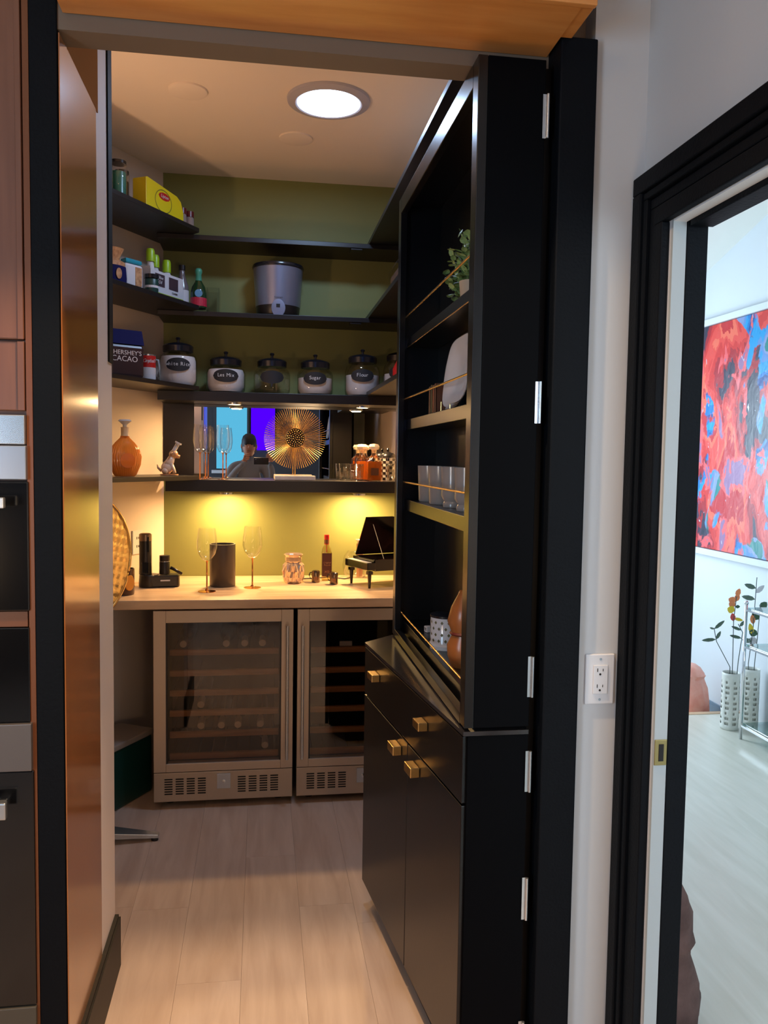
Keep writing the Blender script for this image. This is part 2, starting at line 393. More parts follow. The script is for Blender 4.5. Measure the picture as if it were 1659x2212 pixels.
for f in ((0, 1, 2, 3), (4, 5, 6, 7), (0, 1, 5, 4), (1, 2, 6, 5), (2, 3, 7, 6), (3, 0, 4, 7)): sl.b.faces.new([v[i] for i in f])
struct('ceiling_bright_room', sl, mat('bright_ceiling', (236, 236, 228), 0.8))
struct('baseboard_bright_room', M().box(2.93, 1.0, -0.13, 2.949, 5.88, -0.045).box(2.937, 1.0, -0.045, 2.949, 5.88, -0.03), K_BBLUE)
w2 = thing('window_2', None, None, (1.75, 5.88, 0.7), kind='structure')
B(-0.58, -0.03, 0, 0.58, -0.02, 1.5).ob('pane', E_WINB, w2)
for a in ((-0.62, 0, -0.58, 1.54), (0.58, 0, 0.62, 1.54), (-0.62, -0.04, 0.62, 0), (-0.62, 1.5, 0.62, 1.54)):
    B(a[0], -0.05, a[1], a[2], -0.001, a[3]).ob('window_frame', K_CR, w2)
# door frame of the bright room
K_JAMBG = mat('grey_jamb_paint', (168, 178, 182), 0.6)
d1 = thing('door_1', None, None, (0.86, 1.23, 0), kind='structure')
def cas(y0, y1, z0, z1, nm):
    m_ = M()
    m_.box(-0.014, y0, z0, -0.0005, y1, z1)
    m_.ob(nm, K_FRAME, d1, bev=0.003)
yc = 1.23
for (a, b_, t) in ((0.438, 0.475, 0.020), (0.478, 0.500, 0.016), (0.503, 0.519, 0.024), (0.522, 0.562, 0.030)):
    B(-t, a, 0, -0.0005, b_, 2.045+(a-0.438)).ob('casing_strip', K_FRAME, d1, bev=0.003)
    B(-t, -0.43, 2.045+(a-0.438), -0.0005, b_, 2.045+(b_-0.438)).ob('head_casing_strip', K_FRAME, d1, bev=0.003)
    B(-t, -0.43-(b_-0.438), 0, -0.0005, -0.43-(a-0.438), 2.045+(a-0.438)).ob('casing_strip', K_FRAME, d1, bev=0.003)
B(0.0, 0.424, 0, 0.030, 0.4315, 2.05).ob('jamb_strip', K_JAMBG, d1)
js = B(0.031, 0.422, 0, 0.079, 0.4315, 2.05).ob('jamb_stop', K_FRAME, d1, bev=0.002)
B(0.0, -0.43, 2.042, 0.030, 0.424, 2.053).ob('head_jamb_strip', K_WHITE, d1)
B(0.031, -0.43, 2.030, 0.083, 0.412, 2.053).ob('head_jamb_stop', K_FRAME, d1, bev=0.002)
sp = B(0.0005, 0.4215, 0.864, 0.0295, 0.4242, 0.922).ob('strike_plate', K_BRASS, d1, bev=0.0015); sp['label'] = 'brass strike plate'
B(0.010, 0.420, 0.874, 0.021, 0.4214, 0.912).ob('latch_hole', K_DARK, sp)

# black frame round the hidden door, left post and base board
jr = struct('trim_2', B(0.645, 1.775, 0, 0.731, 1.93, 2.462), K_FRAME, bev=0.004)
struct('trim_3', B(0.628, 1.835, 0, 0.645, 1.93, 2.417), K_BLACK)
struct('trim_4', B(-0.484, 1.85, 0, -0.427, 1.929, 2.99), K_FRAME, bev=0.002)
struct('baseboard_left', M().box(-0.425, 1.935, 0, -0.409, 2.452, 0.150).box(-0.425, 1.935, 0.150, -0.414, 2.448, 0.160), mat('black_baseboard', (22, 20, 16), 0.5, spec=0.3))
struct('trim_5', B(-0.4248, 1.852, 0.0, -0.4225, 2.235, 2.41), K_WOOD)
struct('trim_8', B(-0.4248, 1.9305, 2.412, -0.4225, 2.262, 2.915), mat('tan_upper_panel', (168, 118, 76), 0.95, spec=0.0))
struct('trim_6', B(-0.4245, 2.392, 1.79, -0.4205, 2.4495, 2.915), K_FRAME)
so = thing('trim_7', None, None, (0.11, 1.73, 2.45), kind='structure')
B(-0.525, -0.09, 0, 0.528, 0.12, 0.03).ob('soffit_board', K_WOODH, so)
M().box(-0.525, -0.105, -0.002, 0.555, -0.09, 0.045).box(-0.525, -0.115, 0.018, 0.575, -0.105, 0.045).box(0.528, -0.09, 0.004, 0.557, 0.04, 0.045).ob('moulding', K_WOODH, so, bev=0.002)
B(-0.525, -0.085, 0.045, 0.53, 0.12, 0.54).ob('bridge_panel', K_BLACK, so)

# ------------------------------------------------------------------ shelves (shared directions of the slanted left wall)
L0 = Vector((-0.29, 3.95)); LU = Vector((0.5, 0.866)); LN = Vector((-0.866, 0.5)); LROT = math.radians(60)
def LP(s, d, z): p = L0+LU*s+LN*d; return (p.x, p.y, z)
def shelf_set(z, th, label, thick_label=None, right=True, y_r=2.9, zl=None, thl=0.02):
    t = thing('floating_shelf', label, 'shelf', (0.15, 4.0, z))
    yb = 4.235; yf = 3.985
    B(-0.635 if z > 1.7 else -0.60, yf-4.0, -th, 0.669, yb-4.0, 0).ob('back_board', K_SHELF, t, bev=0.0015)
    zl = 0.0 if zl is None else zl
    a = L0; c = L0 - LU*1.45
    wa = wl + u*0.006 + Vector((0.003, -0.003)); wb = wl + u*1.62 + Vector((0.003, -0.003))
    pts = [(a.x, a.y), (c.x, c.y), (wb.x, wb.y), (wa.x, wa.y-0.02)]
    pts = [(x-0.15, y-4.0) for x, y in pts]
    o = M().prism(pts, zl+0.0005, zl+thl).ob('left_board', K_SHELF, t, bev=0.001)
    if right:
        B(0.36, y_r-4.0, 0.0005, 0.669, yb-4.0, thl).ob('right_board', K_SHELF, t, bev=0.001)
    return t
S1 = shelf_set(2.565, 0.022, 'highest dark shelf under the pantry ceiling, with the yellow box', y_r=1.96)
S2 = shelf_set(2.212, 0.022, 'second dark shelf down, carrying the silver ice cream maker')
S3 = shelf_set(1.838, 0.045, 'dark shelf carrying the row of lidded glass jars')
S4 = shelf_set(1.418, 0.056, 'dark shelf in front of the mirror with the gold sunburst', right=False)
Z1, Z2, Z3, Z4 = 2.5655, 2.2125, 1.8385, 1.4185
ZL = 0.0205
def bracket(sh, x):
    B(x-0.028, 3.99-4.0, -0.031, x+0.028, 4.05-4.0, -0.0225).ob('bracket', K_SHELF, sh, bev=0.002)
for sh in (S1, S2): bracket(sh, 0.30)

mir = thing('mirror', 'wide frameless mirror behind the sunburst between two dark shelves', 'mirror', (0.24, 4.232, 1.4195))
B(-0.575, -0.004, 0.0, 0.575, 0.0, 0.372).ob('mirror_glass', K_MIRROR, mir)
bp = B(-0.484, 4.226, 1.4195, -0.337, 4.2355, 1.792).ob('wall_panel', K_SHELF); tag(bp, 'black panel on the back wall left of the mirror', 'panel')

# ------------------------------------------------------------------ round fittings on the ceiling, puck lights
cl = thing('ceiling_light', 'glowing round white LED light in the pantry ceiling', 'ceiling light', (0.252, 3.27, CZ))
M().lathe([(0, -0.0005), (0.162, -0.0005), (0.160, -0.010), (0.130, -0.018), (0.122, -0.014), (0.122, -0.004), (0, -0.004)], 48).ob('trim_ring', mat('ring_white', (190, 186, 196), 0.5), cl, smooth=True)
M().lathe([(0, -0.0165), (0.121, -0.0165), (0.121, -0.012), (0, -0.012)], 48).ob('diffuser', E_LAMP, cl)
def blank(x, y, label):
    t = thing('ceiling_cover_plate', label, 'cover plate', (x, y, CZ), group='round blank covers in the pantry ceiling')
    M().lathe([(0, -0.0005), (0.073, -0.0005), (0.072, -0.007), (0.062, -0.010), (0, -0.011)], 40).ob('plate', K_CEIL, t, smooth=True)
    return t
blank(-0.283, 3.283, 'blank round cover in the ceiling left of the glowing light')
blank(0.142, 3.674, 'blank round cover in the ceiling behind the glowing light')
PL = ['warm puck light under the jar shelf, left, above the flute glasses', 'warm puck light under the jar shelf, right, above the decanters',
      'warm puck light under the mirror shelf, left, over the wine glasses', 'warm puck light under the mirror shelf, right, over the red-capped bottle']
for i, p in enumerate(PUCKS):
    t = thing('puck_lamp', PL[i], 'light', (p[0], p[1], p[2]+0.003), group='puck lights under the shelves')
    M().lathe([(0, -0.0005), (0.036, -0.0005), (0.036, -0.009), (0.029, -0.0095), (0.029, -0.006), (0, -0.006)], 28).ob('housing', K_STEELB, t, smooth=True)
    M().lathe([(0, -0.0085), (0.0285, -0.0085), (0.0285, -0.0065), (0, -0.0065)], 28).ob('lens', E_PUCK, t)

# ------------------------------------------------------------------ counter and wine coolers
ct = M().prism([(-0.885, 3.52), (0.818, 3.52), (0.818, 4.234), (-0.488, 4.234)], 0.880, 0.920).ob('countertop', K_COUNTER, bev=0.003)
tag(ct, 'pale wood counter top over the two wine coolers', 'counter')
def cooler(x0, label):
    t = thing('wine_cooler', label, 'wine cooler', (x0, 3.54, 0.0), group='steel wine coolers side by side')
    w = 0.594
    bd = M(); bd.box(0.0, 0.045, 0.035, 0.02, 0.58, 0.868).box(w-0.02, 0.045, 0.035, w, 0.58, 0.868).box(0.02, 0.56, 0.035, w-0.02, 0.58, 0.868).box(0.02, 0.045, 0.848, w-0.02, 0.56, 0.868).box(0.02, 0.045, 0.035, w-0.02, 0.56, 0.175)
    bd.ob('cabinet_body', K_INNER, t)
    fr = M(); fr.box(0.0, 0, 0.166, 0.052, 0.04, 0.871).box(w-0.052, 0, 0.166, w, 0.04, 0.871).box(0.052, 0, 0.818, w-0.052, 0.04, 0.871).box(0.052, 0, 0.166, w-0.052, 0.04, 0.202)
    fr.ob('door_frame', K_STEEL, t, bev=0.0015)
    B(0.052, 0.006, 0.202, 0.058, 0.03, 0.818).ob('gasket', K_PLASTIC, t); B(w-0.058, 0.006, 0.202, w-0.052, 0.03, 0.818).ob('gasket', K_PLASTIC, t)
    B(0.058, 0.010, 0.202, w-0.058, 0.014, 0.818).ob('door_glass', K_PANE, t)
    pl_ = M(); pl_.box(0.0, 0.004, 0.034, w, 0.044, 0.162); kp = pl_.ob('kick_plate', K_STEEL, t, bev=0.002)
    for gx in (0.045, 0.357):
        g = M()
        for c in range(4):
            for r in range(7):
                g.box(gx+c*0.047, 0.0025, 0.066+r*0.0108, gx+c*0.047+0.034, 0.006, 0.066+r*0.0108+0.005)
        go = g.ob('vent_grille', K_DARK, kp)
        go['kind'] = 'stuff'
    lk = B(0.268, -0.002, 0.086, 0.326, 0.003, 0.152).ob('lock_plate', K_STEELB, kp, bev=0.001)
    M().lathe([(0, 0), (0.008, 0), (0.008, 0.004), (0, 0.005)], 16, mtx=Matrix.Translation((0.297, -0.002, 0.118)) @ Matrix.Rotation(PI/2, 4, 'X')).ob('lock_cylinder', K_CHROME, kp)
    left = x0 < 0
    hx = w-0.026 if left else 0.022
    h = M(); h.cyl((hx, -0.035, 0.215), (hx, -0.035, 0.805), 0.0065, seg=14); h.cyl((hx, -0.035, 0.26), (hx, 0.0, 0.26), 0.004).cyl((hx, -0.035, 0.76), (hx, 0.0, 0.76), 0.004)
    h.ob('door_handle', K_STEELB, t, smooth=True)
    for z in (0.677, 0.585, 0.497, 0.407, 0.312, 0.215):
        s_ = M(); s_.box(0.062, 0.050, z-0.013, w-0.062, 0.068, z+0.013)
        s_.ob('rack_front', K_RACK, t, bev=0.002)
        r_ = M()
        for k_ in range(9): r_.cyl((0.075+k_*0.055, 0.068, z-0.004), (0.075+k_*0.055, 0.50, z-0.004), 0.0022, seg=5)
        r_.ob('rack_wires', K_CHROME, t)
    for fx, fy in ((0.06, 0.09), (w-0.06, 0.09), (0.06, 0.5), (w-0.06, 0.5)): M().lathe([(0, 0), (0.018, 0), (0.018, 0.0345), (0, 0.0345)], 16, fx, fy).ob('foot', K_PLASTIC, t)
    return t
cooler(-0.451, 'left wine cooler, racks holding most of the bottles')
cooler(0.161, 'right wine cooler, partly hidden by the black door cabinet')
def wine_bottle():
    t = thing('wine_bottle', 'x', 'wine bottle', (0, 0, 0), group='wine bottles lying in the left cooler')
    mt = Matrix.Rotation(-PI/2, 4, 'X')
    M().lathe([(0, 0.10), (0.0135, 0.10), (0.0145, 0.13), (0.030, 0.17), (0.035, 0.20), (0.035, 0.38), (0, 0.38)], 20, mtx=mt).ob('bottle_body', K_GREENBD, t, smooth=True)
    M().lathe([(0, 0.0), (0.0145, 0.0), (0.0160, 0.004), (0.0150, 0.05), (0.0135, 0.10), (0, 0.10)], 16, mtx=mt).ob('capsule', K_CORK, t, smooth=True)
    return t
wb0 = None
for x, zr, lab in ((-0.332, 0.677, 'wine bottle lying on the top rack of the left cooler, leftmost'), (-0.148, 0.677, 'wine bottle on the top rack of the left cooler, brightest of the middle pair'),
                   (-0.068, 0.677, 'wine bottle on the top rack of the left cooler, dim one right of middle'), (0.010, 0.677, 'wine bottle on the top rack of the left cooler, rightmost'),
                   (-0.256, 0.407, 'lone wine bottle on the fourth rack of the left cooler'), (-0.256, 0.312, 'wine bottle on the fifth rack, leftmost of four'),
                   (-0.168, 0.312, 'wine bottle on the fifth rack, second of four from the left'), (-0.096, 0.312, 'wine bottle on the fifth rack, third of four from the left'),
                   (0.002, 0.312, 'wine bottle on the fifth rack, rightmost of four'), (0.023, 0.215, 'lone wine bottle on the lowest rack, near the handle')):
    z_ = zr-0.004+0.0024+0.036
    if wb0 is None: wb0 = wine_bottle(); wb0.location = (x, 3.603, z_); wb0['label'] = lab
    else: dup(wb0, (x, 3.603, z_), lab)
tg = B(0.352, 3.600, 0.691, 0.408, 3.612, 0.712).ob('reflection_chip', K_WLABEL); tag(tg, 'small white patch imitating a reflection in the right cooler', 'reflection')  # pale chip modelled where the cooler glass only shows a reflection

# ------------------------------------------------------------------ jars on the third shelf
def jar(x, y, z, r, h, fill, word, label, tall=False, fmat=K_FLOUR):
    t = thing('storage_jar', label, 'jar', (x, y, z), group='lidded glass storage jars')
    hb = h*0.70
    prof = [(0, 0.001), (r*0.86, 0.001), (r*0.97, 0.012), (r, 0.03), (r, hb*0.78), (r*0.93, hb*0.92), (r*0.78, hb), (r*0.74, hb+0.012)]
    M().lathe(prof, 40).ob('glass_body', K_GLASS, t, smooth='all')
    if fill > 0:
        rr = r-0.006; fz = 0.005+(hb*0.95)*fill
        pr = [(0, 0.006), (rr*0.86, 0.006), (rr, 0.03)]
        pr += [(rr, min(fz, hb*0.76))]
        if fz > hb*0.80: pr += [(rr*0.93, min(fz, hb*0.90))]
        pr += [(0, pr[-1][1]+0.001)]
        M().lathe(pr, 40).ob('contents', fmat, t, smooth=True)
    lz = hb+0.008
    lid = M().lathe([(0, lz), (r*0.80, lz), (r*0.81, lz+0.026), (r*0.72, lz+0.034), (r*0.30, lz+0.044), (0, lz+0.046)], 36).ob('lid', K_LIDB, t, smooth=True)
    M().lathe([(0, lz+0.046), (0.007, lz+0.046), (0.006, lz+0.054), (0.012, lz+0.064), (0.008, lz+0.069), (0, lz+0.070)], 18).ob('knob', K_LIDB, lid, smooth=True)
    # oval chalk label standing just proud of the glass
    a = math.atan2(0-y, 0-x)+0.0
    la = M(); zc = hb*0.62; rl = r+0.0015
    n_ = 28; vs = []
    for i in range(n_):
        q = 2*PI*i/n_; da = 0.68*math.cos(q); vs.append(la.b.verts.new((rl*math.cos(a+da), rl*math.sin(a+da), zc+0.030*math.sin(q))))
    grid = []
    c_ = [la.b.verts.new((rl*math.cos(a+0.68*k_), rl*math.sin(a+0.68*k_), zc)) for k_ in (-0.75, -0.5, -0.25, 0, 0.25, 0.5, 0.75)]
    la.b.free(); la = M()
    cols = 16; prev = None
    for i in range(cols+1):
        f = -1+2*i/cols; hh = 0.031*math.sqrt(max(0.0, 1-f*f))+1e-4; ang = a+0.68*f
        A_ = la.b.verts.new((rl*math.cos(ang), rl*math.sin(ang), zc-hh)); C_ = la.b.verts.new((rl*math.cos(ang), rl*math.sin(ang), zc+hh))
        if prev: la.b.faces.new([prev[0], A_, C_, prev[1]])
        prev = (A_, C_)
    lo = la.ob('chalk_label', K_CHALK, t, smooth='all')
    if word:
        nl = len(word); st = 0.165*0.068/max(r, 0.05)
        for i, ch in enumerate(word):
            if ch == ' ': continue
            ang = a+(i-(nl-1)/2)*st
            text('chalk_letter', ch, 0.024, K_CHALKT, lo, ((rl+0.0012)*math.cos(ang), (rl+0.0012)*math.sin(ang), zc+0.002), (PI/2, 0, ang+PI/2), 0.0003)
    return t
jar(-0.392, 4.01, Z3+ZL+0.0005, 0.088, 0.218, 0.96, 'white Rice', 'big jar of white rice at the left end of the jar row')
jar(-0.173, 4.09, Z3+0.0005, 0.094, 0.178, 0.98, 'Les Mix', 'jar filled with white mix, oval label, second from the left')
jar(0.050, 4.09, Z3+0.0005, 0.089, 0.178, 0.0, '', 'empty glass jar with a blank oval label')
jar(0.262, 4.09, Z3+0.0005, 0.089, 0.178, 0.66, 'Sugar', 'jar of sugar with chalk lettering, label reads Sugar')
jar(0.498, 4.09, Z3+0.0005, 0.088, 0.225, 0.66, 'Flour', 'tall jar of flour with chalk lettering, label reads Flour')
jar(0.665, 3.985, Z3+ZL+0.0005, 0.076, 0.200, 0.60, 'All', 'jar at the right end of the row, half hidden behind the door cabinet')

# cocoa pouch, soup can, glass pitcher on the slanted third shelf
def lthing(name, label, cat, s, d, z, extra=0): return thing(name, label, cat, LP(s, d, z), LROT+extra)
zz = Z3+ZL+0.0005
t = lthing('cocoa_pouch', 'dark brown cocoa pouch with navy top at the left of the jar shelf', 'pouch', -0.430, 0.08, zz, -0.5)
M().prism([(-0.075, -0.03), (0.075, -0.03), (0.075, 0.03), (-0.075, 0.03)], 0, 0.135).ob('pouch_body', K_BROWNP, t, bev=0.012)
pt = M(); v = [pt.b.verts.new(c) for c in ((-0.075, -0.028, 0.137), (0.075, -0.028, 0.137), (0.075, 0.028, 0.137), (-0.075, 0.028, 0.137), (-0.075, -0.003, 0.20), (0.075, -0.003, 0.20), (0.075, 0.003, 0.20), (-0.075, 0.003, 0.20))]
for f in ((3, 2, 1, 0), (4, 5, 6, 7), (0, 1, 5, 4), (1, 2, 6, 5), (2, 3, 7, 6), (3, 0, 4, 7)): pt.b.faces.new([v[i] for i in f])
pt.ob('pouch_top', K_NAVY, t)
M().box(-0.074, -0.0125, 0.172, 0.074, -0.0105, 0.1745).ob('zip_seal', K_TAN, t)
text('lettering', "HERSHEY'S", 0.026, K_WLABEL, t, (0.0, -0.0312, 0.100), FRONT)
text('lettering', "CACAO", 0.032, K_WLABEL, t, (-0.012, -0.0312, 0.074), FRONT)
t = lthing('soup_can', 'red and white soup can beside the cocoa pouch', 'can', -0.262, 0.09, zz)
M().lathe([(0, 0), (0.033, 0), (0.033, 0.112), (0.0335, 0.115), (0.031, 0.113), (0, 0.111)], 28).ob('tin', K_STEELB, t, smooth=True)
M().lathe([(0.0335, 0.058), (0.0338, 0.058), (0.0338, 0.109), (0.0335, 0.109)], 28).ob('red_band', K_RED, t, smooth=True)
M().lathe([(0.0335, 0.004), (0.0338, 0.004), (0.0338, 0.058), (0.0335, 0.058)], 28).ob('white_band', K_WLABEL, t, smooth=True)
for i, ch in enumerate('Campbell'):
    ang = math.radians(-128)+(i-3.5)*0.21
    text('lettering', ch, 0.022, K_WLABEL, t, (0.0345*math.cos(ang), 0.0345*math.sin(ang), 0.086), (PI/2, 0, ang+PI/2), 0.0003, shear=0.3)
t = lthing('glass_mug', 'clear glass pitcher with loop handle beside the rice jar', 'pitcher', -0.160, 0.20, zz)
M().lathe([(0, 0.003), (0.038, 0.003), (0.043, 0.02), (0.045, 0.12), (0.047, 0.13)], 28).ob('glass_body', K_GLASS, t, smooth='all')
M().tube([(0.02, -0.042, 0.112), (0.028, -0.068, 0.108), (0.03, -0.072, 0.07), (0.028, -0.066, 0.032), (0.02, -0.042, 0.03)], 0.005, 8).ob('handle', mat('thick_glass', (170, 176, 182), 0.08, spec=0.8), t, smooth='all')

# ------------------------------------------------------------------ second shelf
zz = Z2+ZL+0.0005
t = lthing('nut_pouch', 'cream and navy nut bag with a peanut picture', 'pouch', -0.508, 0.07, zz, -0.3)
M().lathe([(0, 0), (0.05, 0.0), (0.056, 0.03), (0.05, 0.09), (0.026, 0.10), (0.03, 0.115), (0.046, 0.145), (0, 0.146)], 20, sy=0.62).ob('bag', K_TAN, t, smooth=True)
M().lathe([(0.051, 0.0), (0.0565, 0.001), (0.0575, 0.03), (0.054, 0.072)], 20, sy=0.64).ob('navy_wrap', K_NAVY, t, smooth=True)
M().lathe([(0, -0.001), (0.013, -0.001), (0.013, 0.001), (0, 0.001)], 18, sy=1.7, mtx=Matrix.Translation((0.0, -0.0385, 0.038)) @ Matrix.Rotation(PI/2, 4, 'X')).ob('peanut_print', K_TAN, t)
t = lthing('snack_bag', 'white and tan snack bag with teal top', 'bag', -0.392, 0.08, zz, -0.2)
B(-0.048, -0.028, 0, 0.048, 0.028, 0.104).ob('bag', K_WLABEL, t, bev=0.012)
M().prism([(-0.044, -0.026), (0.044, -0.026), (0.036, 0.02), (-0.036, 0.02)], 0.1045, 0.124).ob('teal_top', K_TEAL, t, bev=0.006)
M().box(0.004, -0.0295, 0.014, 0.038, -0.0284, 0.092).ob('tan_window', K_TAN, t)
t = lthing('small_jar', 'small dark green jar with black lid beside the snack bag', 'jar', -0.300, 0.040, zz)
M().lathe([(0, 0), (0.027, 0), (0.029, 0.01), (0.029, 0.055), (0.026, 0.060), (0, 0.060)], 22).ob('glass_body', K_DKGREEN, t, smooth=True)
M().lathe([(0, 0.061), (0.031, 0.061), (0.031, 0.078), (0, 0.079)], 22).ob('lid', K_LIDB, t, smooth=True)
M().lathe([(0.0293, 0.02), (0.0296, 0.02), (0.0296, 0.03), (0.0293, 0.03)], 22).ob('label_band', K_WLABEL, t)
t = lthing('bottle_carrier', 'white card carrier holding bottles, dark label panels and lime base', 'carrier', -0.135, 0.120, zz)
M().box(-0.125, -0.045, 0.0, 0.115, -0.043, 0.118).box(-0.125, 0.043, 0.0, 0.115, 0.045, 0.118).box(-0.125, -0.043, 0.0, -0.123, 0.043, 0.13).box(0.113, -0.043, 0.0, 0.115, 0.043, 0.10).box(-0.113, -0.043, 0.0, 0.113, 0.043, 0.002).ob('card_box', K_WLABEL, t)
B(-0.1255, -0.0462, 0.001, 0.1155, -0.0452, 0.024).ob('lime_band', K_LIME, t)
for x in (-0.06, 0.04):
    l_ = B(x-0.034, -0.0465, 0.052, x+0.034, -0.0455, 0.106).ob('dark_label', mat('label_brown', (64, 48, 56), 0.5), t)
text('lettering', 'Olive\nOil', 0.020, K_WLABEL, t, (-0.06, -0.0468, 0.080), FRONT, shear=0.3)
text('lettering', 'CLASSIC', 0.012, K_CHALK, t, (0.05, -0.0464, 0.038), FRONT)
cap0 = None
for sx_, dx, hh, lab in ((-0.222, 0.105, 0.210, 'lime capped bottle in the carrier, leftmost and tallest'), (-0.163, 0.125, 0.198, 'lime capped bottle in the carrier, middle'), (-0.098, 0.110, 0.188, 'lime capped bottle in the carrier, rightmost')):
    b_ = lthing('oil_bottle', lab, 'bottle', sx_, dx, zz+0.0025); b_['group'] = 'lime capped bottles in the carrier'
    M().lathe([(0, 0), (0.024, 0), (0.025, 0.01), (0.025, 0.10), (0.016, 0.13), (0.013, hh-0.055)], 20).ob('bottle_body', K_WLABEL, b_, smooth=True)
    M().lathe([(0, hh-0.056), (0.019, hh-0.056), (0.019, hh-0.012), (0.015, hh), (0, hh+0.001)], 20).ob('cap', K_LIME, b_, smooth=True)
t = lthing('syrup_bottle', 'slim bottle with dark cap and pale label behind the carrier end', 'bottle', 0.035, 0.12, zz)
M().lathe([(0, 0), (0.030, 0), (0.031, 0.01), (0.031, 0.10), (0.014, 0.15), (0.012, 0.175)], 22).ob('bottle_body', mat('pale_glass', (110, 100, 104), 0.15), t, smooth=True)
M().lathe([(0, 0.1755), (0.016, 0.1755), (0.016, 0.198), (0, 0.199)], 18).ob('cap', K_LIDB, t, smooth=True)
M().lathe([(0.0312, 0.02), (0.0316, 0.02), (0.0316, 0.08), (0.0312, 0.08)], 22).ob('label_band', K_WLABEL, t)
t = thing('juice_bottle', 'green bottle with mint foil neck and red label', 'bottle', (-0.300, 4.045, Z2+ZL+0.0005))
M().lathe([(0, 0), (0.036, 0), (0.038, 0.008), (0.038, 0.07), (0.032, 0.10), (0.014, 0.13), (0.013, 0.15)], 26).ob('bottle_body', K_GREENGL, t, smooth=True)
M().lathe([(0, 0.190), (0.012, 0.188), (0.017, 0.180), (0.017, 0.168), (0.0135, 0.160), (0.0155, 0.13)], 20).ob('foil_neck', K_MINT, t, smooth=True)
M().lathe([(0.0384, 0.008), (0.0388, 0.008), (0.0388, 0.045), (0.0384, 0.048)], 26).ob('red_label', mat('label_red', (190, 40, 66), 0.4), t)
M().lathe([(0, -0.001), (0.018, -0.001), (0.018, 0.001), (0, 0.001)], 18, mtx=Matrix.Translation((0.003, -0.0390, 0.066)) @ Matrix.Rotation(PI/2, 4, 'X')).ob('blue_label', mat('label_blue', (96, 150, 190), 0.4), t)
t = thing('clear_bin', 'clear acrylic bin on the second shelf behind the green bottle', 'bin', (-0.235, 4.14, Z2+0.0005))
M().box(-0.03, -0.06, 0, 0.03, 0.06, 0.003).box(-0.03, -0.06, 0.003, -0.027, 0.06, 0.13).box(0.027, -0.06, 0.003, 0.03, 0.06, 0.13).box(-0.027, -0.06, 0.003, 0.027, -0.057, 0.13).box(-0.027, 0.057, 0.003, 0.027, 0.06, 0.13).ob('bin_walls', K_GLASS, t)
# ice cream maker
t = thing('ice_cream_maker', 'silver ice cream maker with black lid and base', 'appliance', (0.077, 4.105, Z2+0.0005))
M().lathe([(0, 0.0), (0.098, 0.0), (0.103, 0.01), (0.108, 0.055), (0.108, 0.056), (0, 0.056)], 48).ob('base', K_PLASTIC, t, smooth=True)
M().lathe([(0.1085, 0.050), (0.120, 0.225), (0.121, 0.232), (0, 0.2325)], 48).ob('shell', K_SILV, t, smooth=True)
M().lathe([(0, 0.233), (0.124, 0.233), (0.126, 0.240), (0.122, 0.250), (0.03, 0.256), (0, 0.256)], 48).ob('lid', K_LIDB, t, smooth=True)
M().lathe([(0, -0.004), (0.034, -0.004), (0.033, 0.003), (0, 0.005)], 30, sy=1.25, mtx=Matrix.Translation((0.0, -0.108, 0.032)) @ Matrix.Rotation(PI/2, 4, 'X')).ob('control_panel', K_SILV, t, smooth=True)
B(-0.010, -0.1145, 0.034, 0.008, -0.1125, 0.050).ob('display', K_DARK, t)
text('lettering', 'Cuisinart', 0.011, K_CHALK, t, (0.0, -0.1135, 0.082), FRONT, 0.0003)
# ------------------------------------------------------------------ top shelf
zz = Z1+ZL+0.0005
t = lthing('tea_box', 'bright yellow tea box with red oval logo on the highest shelf', 'box', -0.215, 0.075, zz)
pts = [(-0.120, 0.0), (0.150, 0.0), (0.148, 0.05), (0.130, 0.095), (0.100, 0.112), (-0.112, 0.135), (-0.120, 0.13)]
pb = M(); a_ = [pb.b.verts.new((x, -0.035, z)) for x, z in pts]; c_ = [pb.b.verts.new((x, 0.035, z)) for x, z in pts]
pb.b.faces.new(a_); pb.b.faces.new(c_[::-1])
for i in range(len(pts)): pb.b.faces.new([a_[i], c_[i], c_[(i+1) % len(pts)], a_[(i+1) % len(pts)]])
pb.ob('card_box', K_YELLOW, t, bev=0.002)
def ring_print(nm, rx, rz, w, m_, cx, cz, yy, par):
    g = M(); N = 36; A_ = []
    for i in range(N):
        q = 2*PI*i/N; A_.append((g.b.verts.new((cx+rx*math.cos(q), yy, cz+rz*math.sin(q))), g.b.verts.new((cx+(rx-w)*math.cos(q), yy, cz+(rz-w)*math.sin(q)))))
    for i in range(N):
        j = (i+1) % N; g.b.faces.new([A_[i][0], A_[j][0], A_[j][1], A_[i][1]])
    return g.ob(nm, m_, par)
ring_print('printed_ring', 0.060, 0.050, 0.004, mat('olive_print', (120, 120, 40), 0.5), 0.0, 0.060, -0.0358, t)
M().lathe([(0, -0.001), (0.040, -0.001), (0.040, 0.0005), (0, 0.0005)], 10, sy=0.42, mtx=Matrix.Translation((0.006, -0.0360, 0.082)) @ Matrix.Rotation(PI/2, 4, 'X')).ob('red_plaque', K_RED, t)
text('lettering', 'Lipton', 0.021, K_WLABEL, t, (0.006, -0.0375, 0.082), FRONT, 0.0003, shear=0.2)
def tall_jar(s, d, r, h, m_, lab, content):
    t = lthing('glass_canister', lab, 'canister', s, d, zz); t['group'] = 'tall glass canisters on the highest shelf'
    M().lathe([(0, 0.002), (r, 0.002), (r, h*0.9), (r*0.9, h*0.93)], 26).ob('glass_body', K_GLASS, t, smooth='all')
    M().lathe([(0, 0.005), (r-0.004, 0.005), (r-0.004, h*0.72), (0, h*0.725)], 26).ob('contents', m_, t, smooth=True)
    M().lathe([(0, h*0.932), (r*0.92, h*0.932), (r*0.92, h), (0, h+0.001)], 26).ob('lid', content, t, smooth=True)
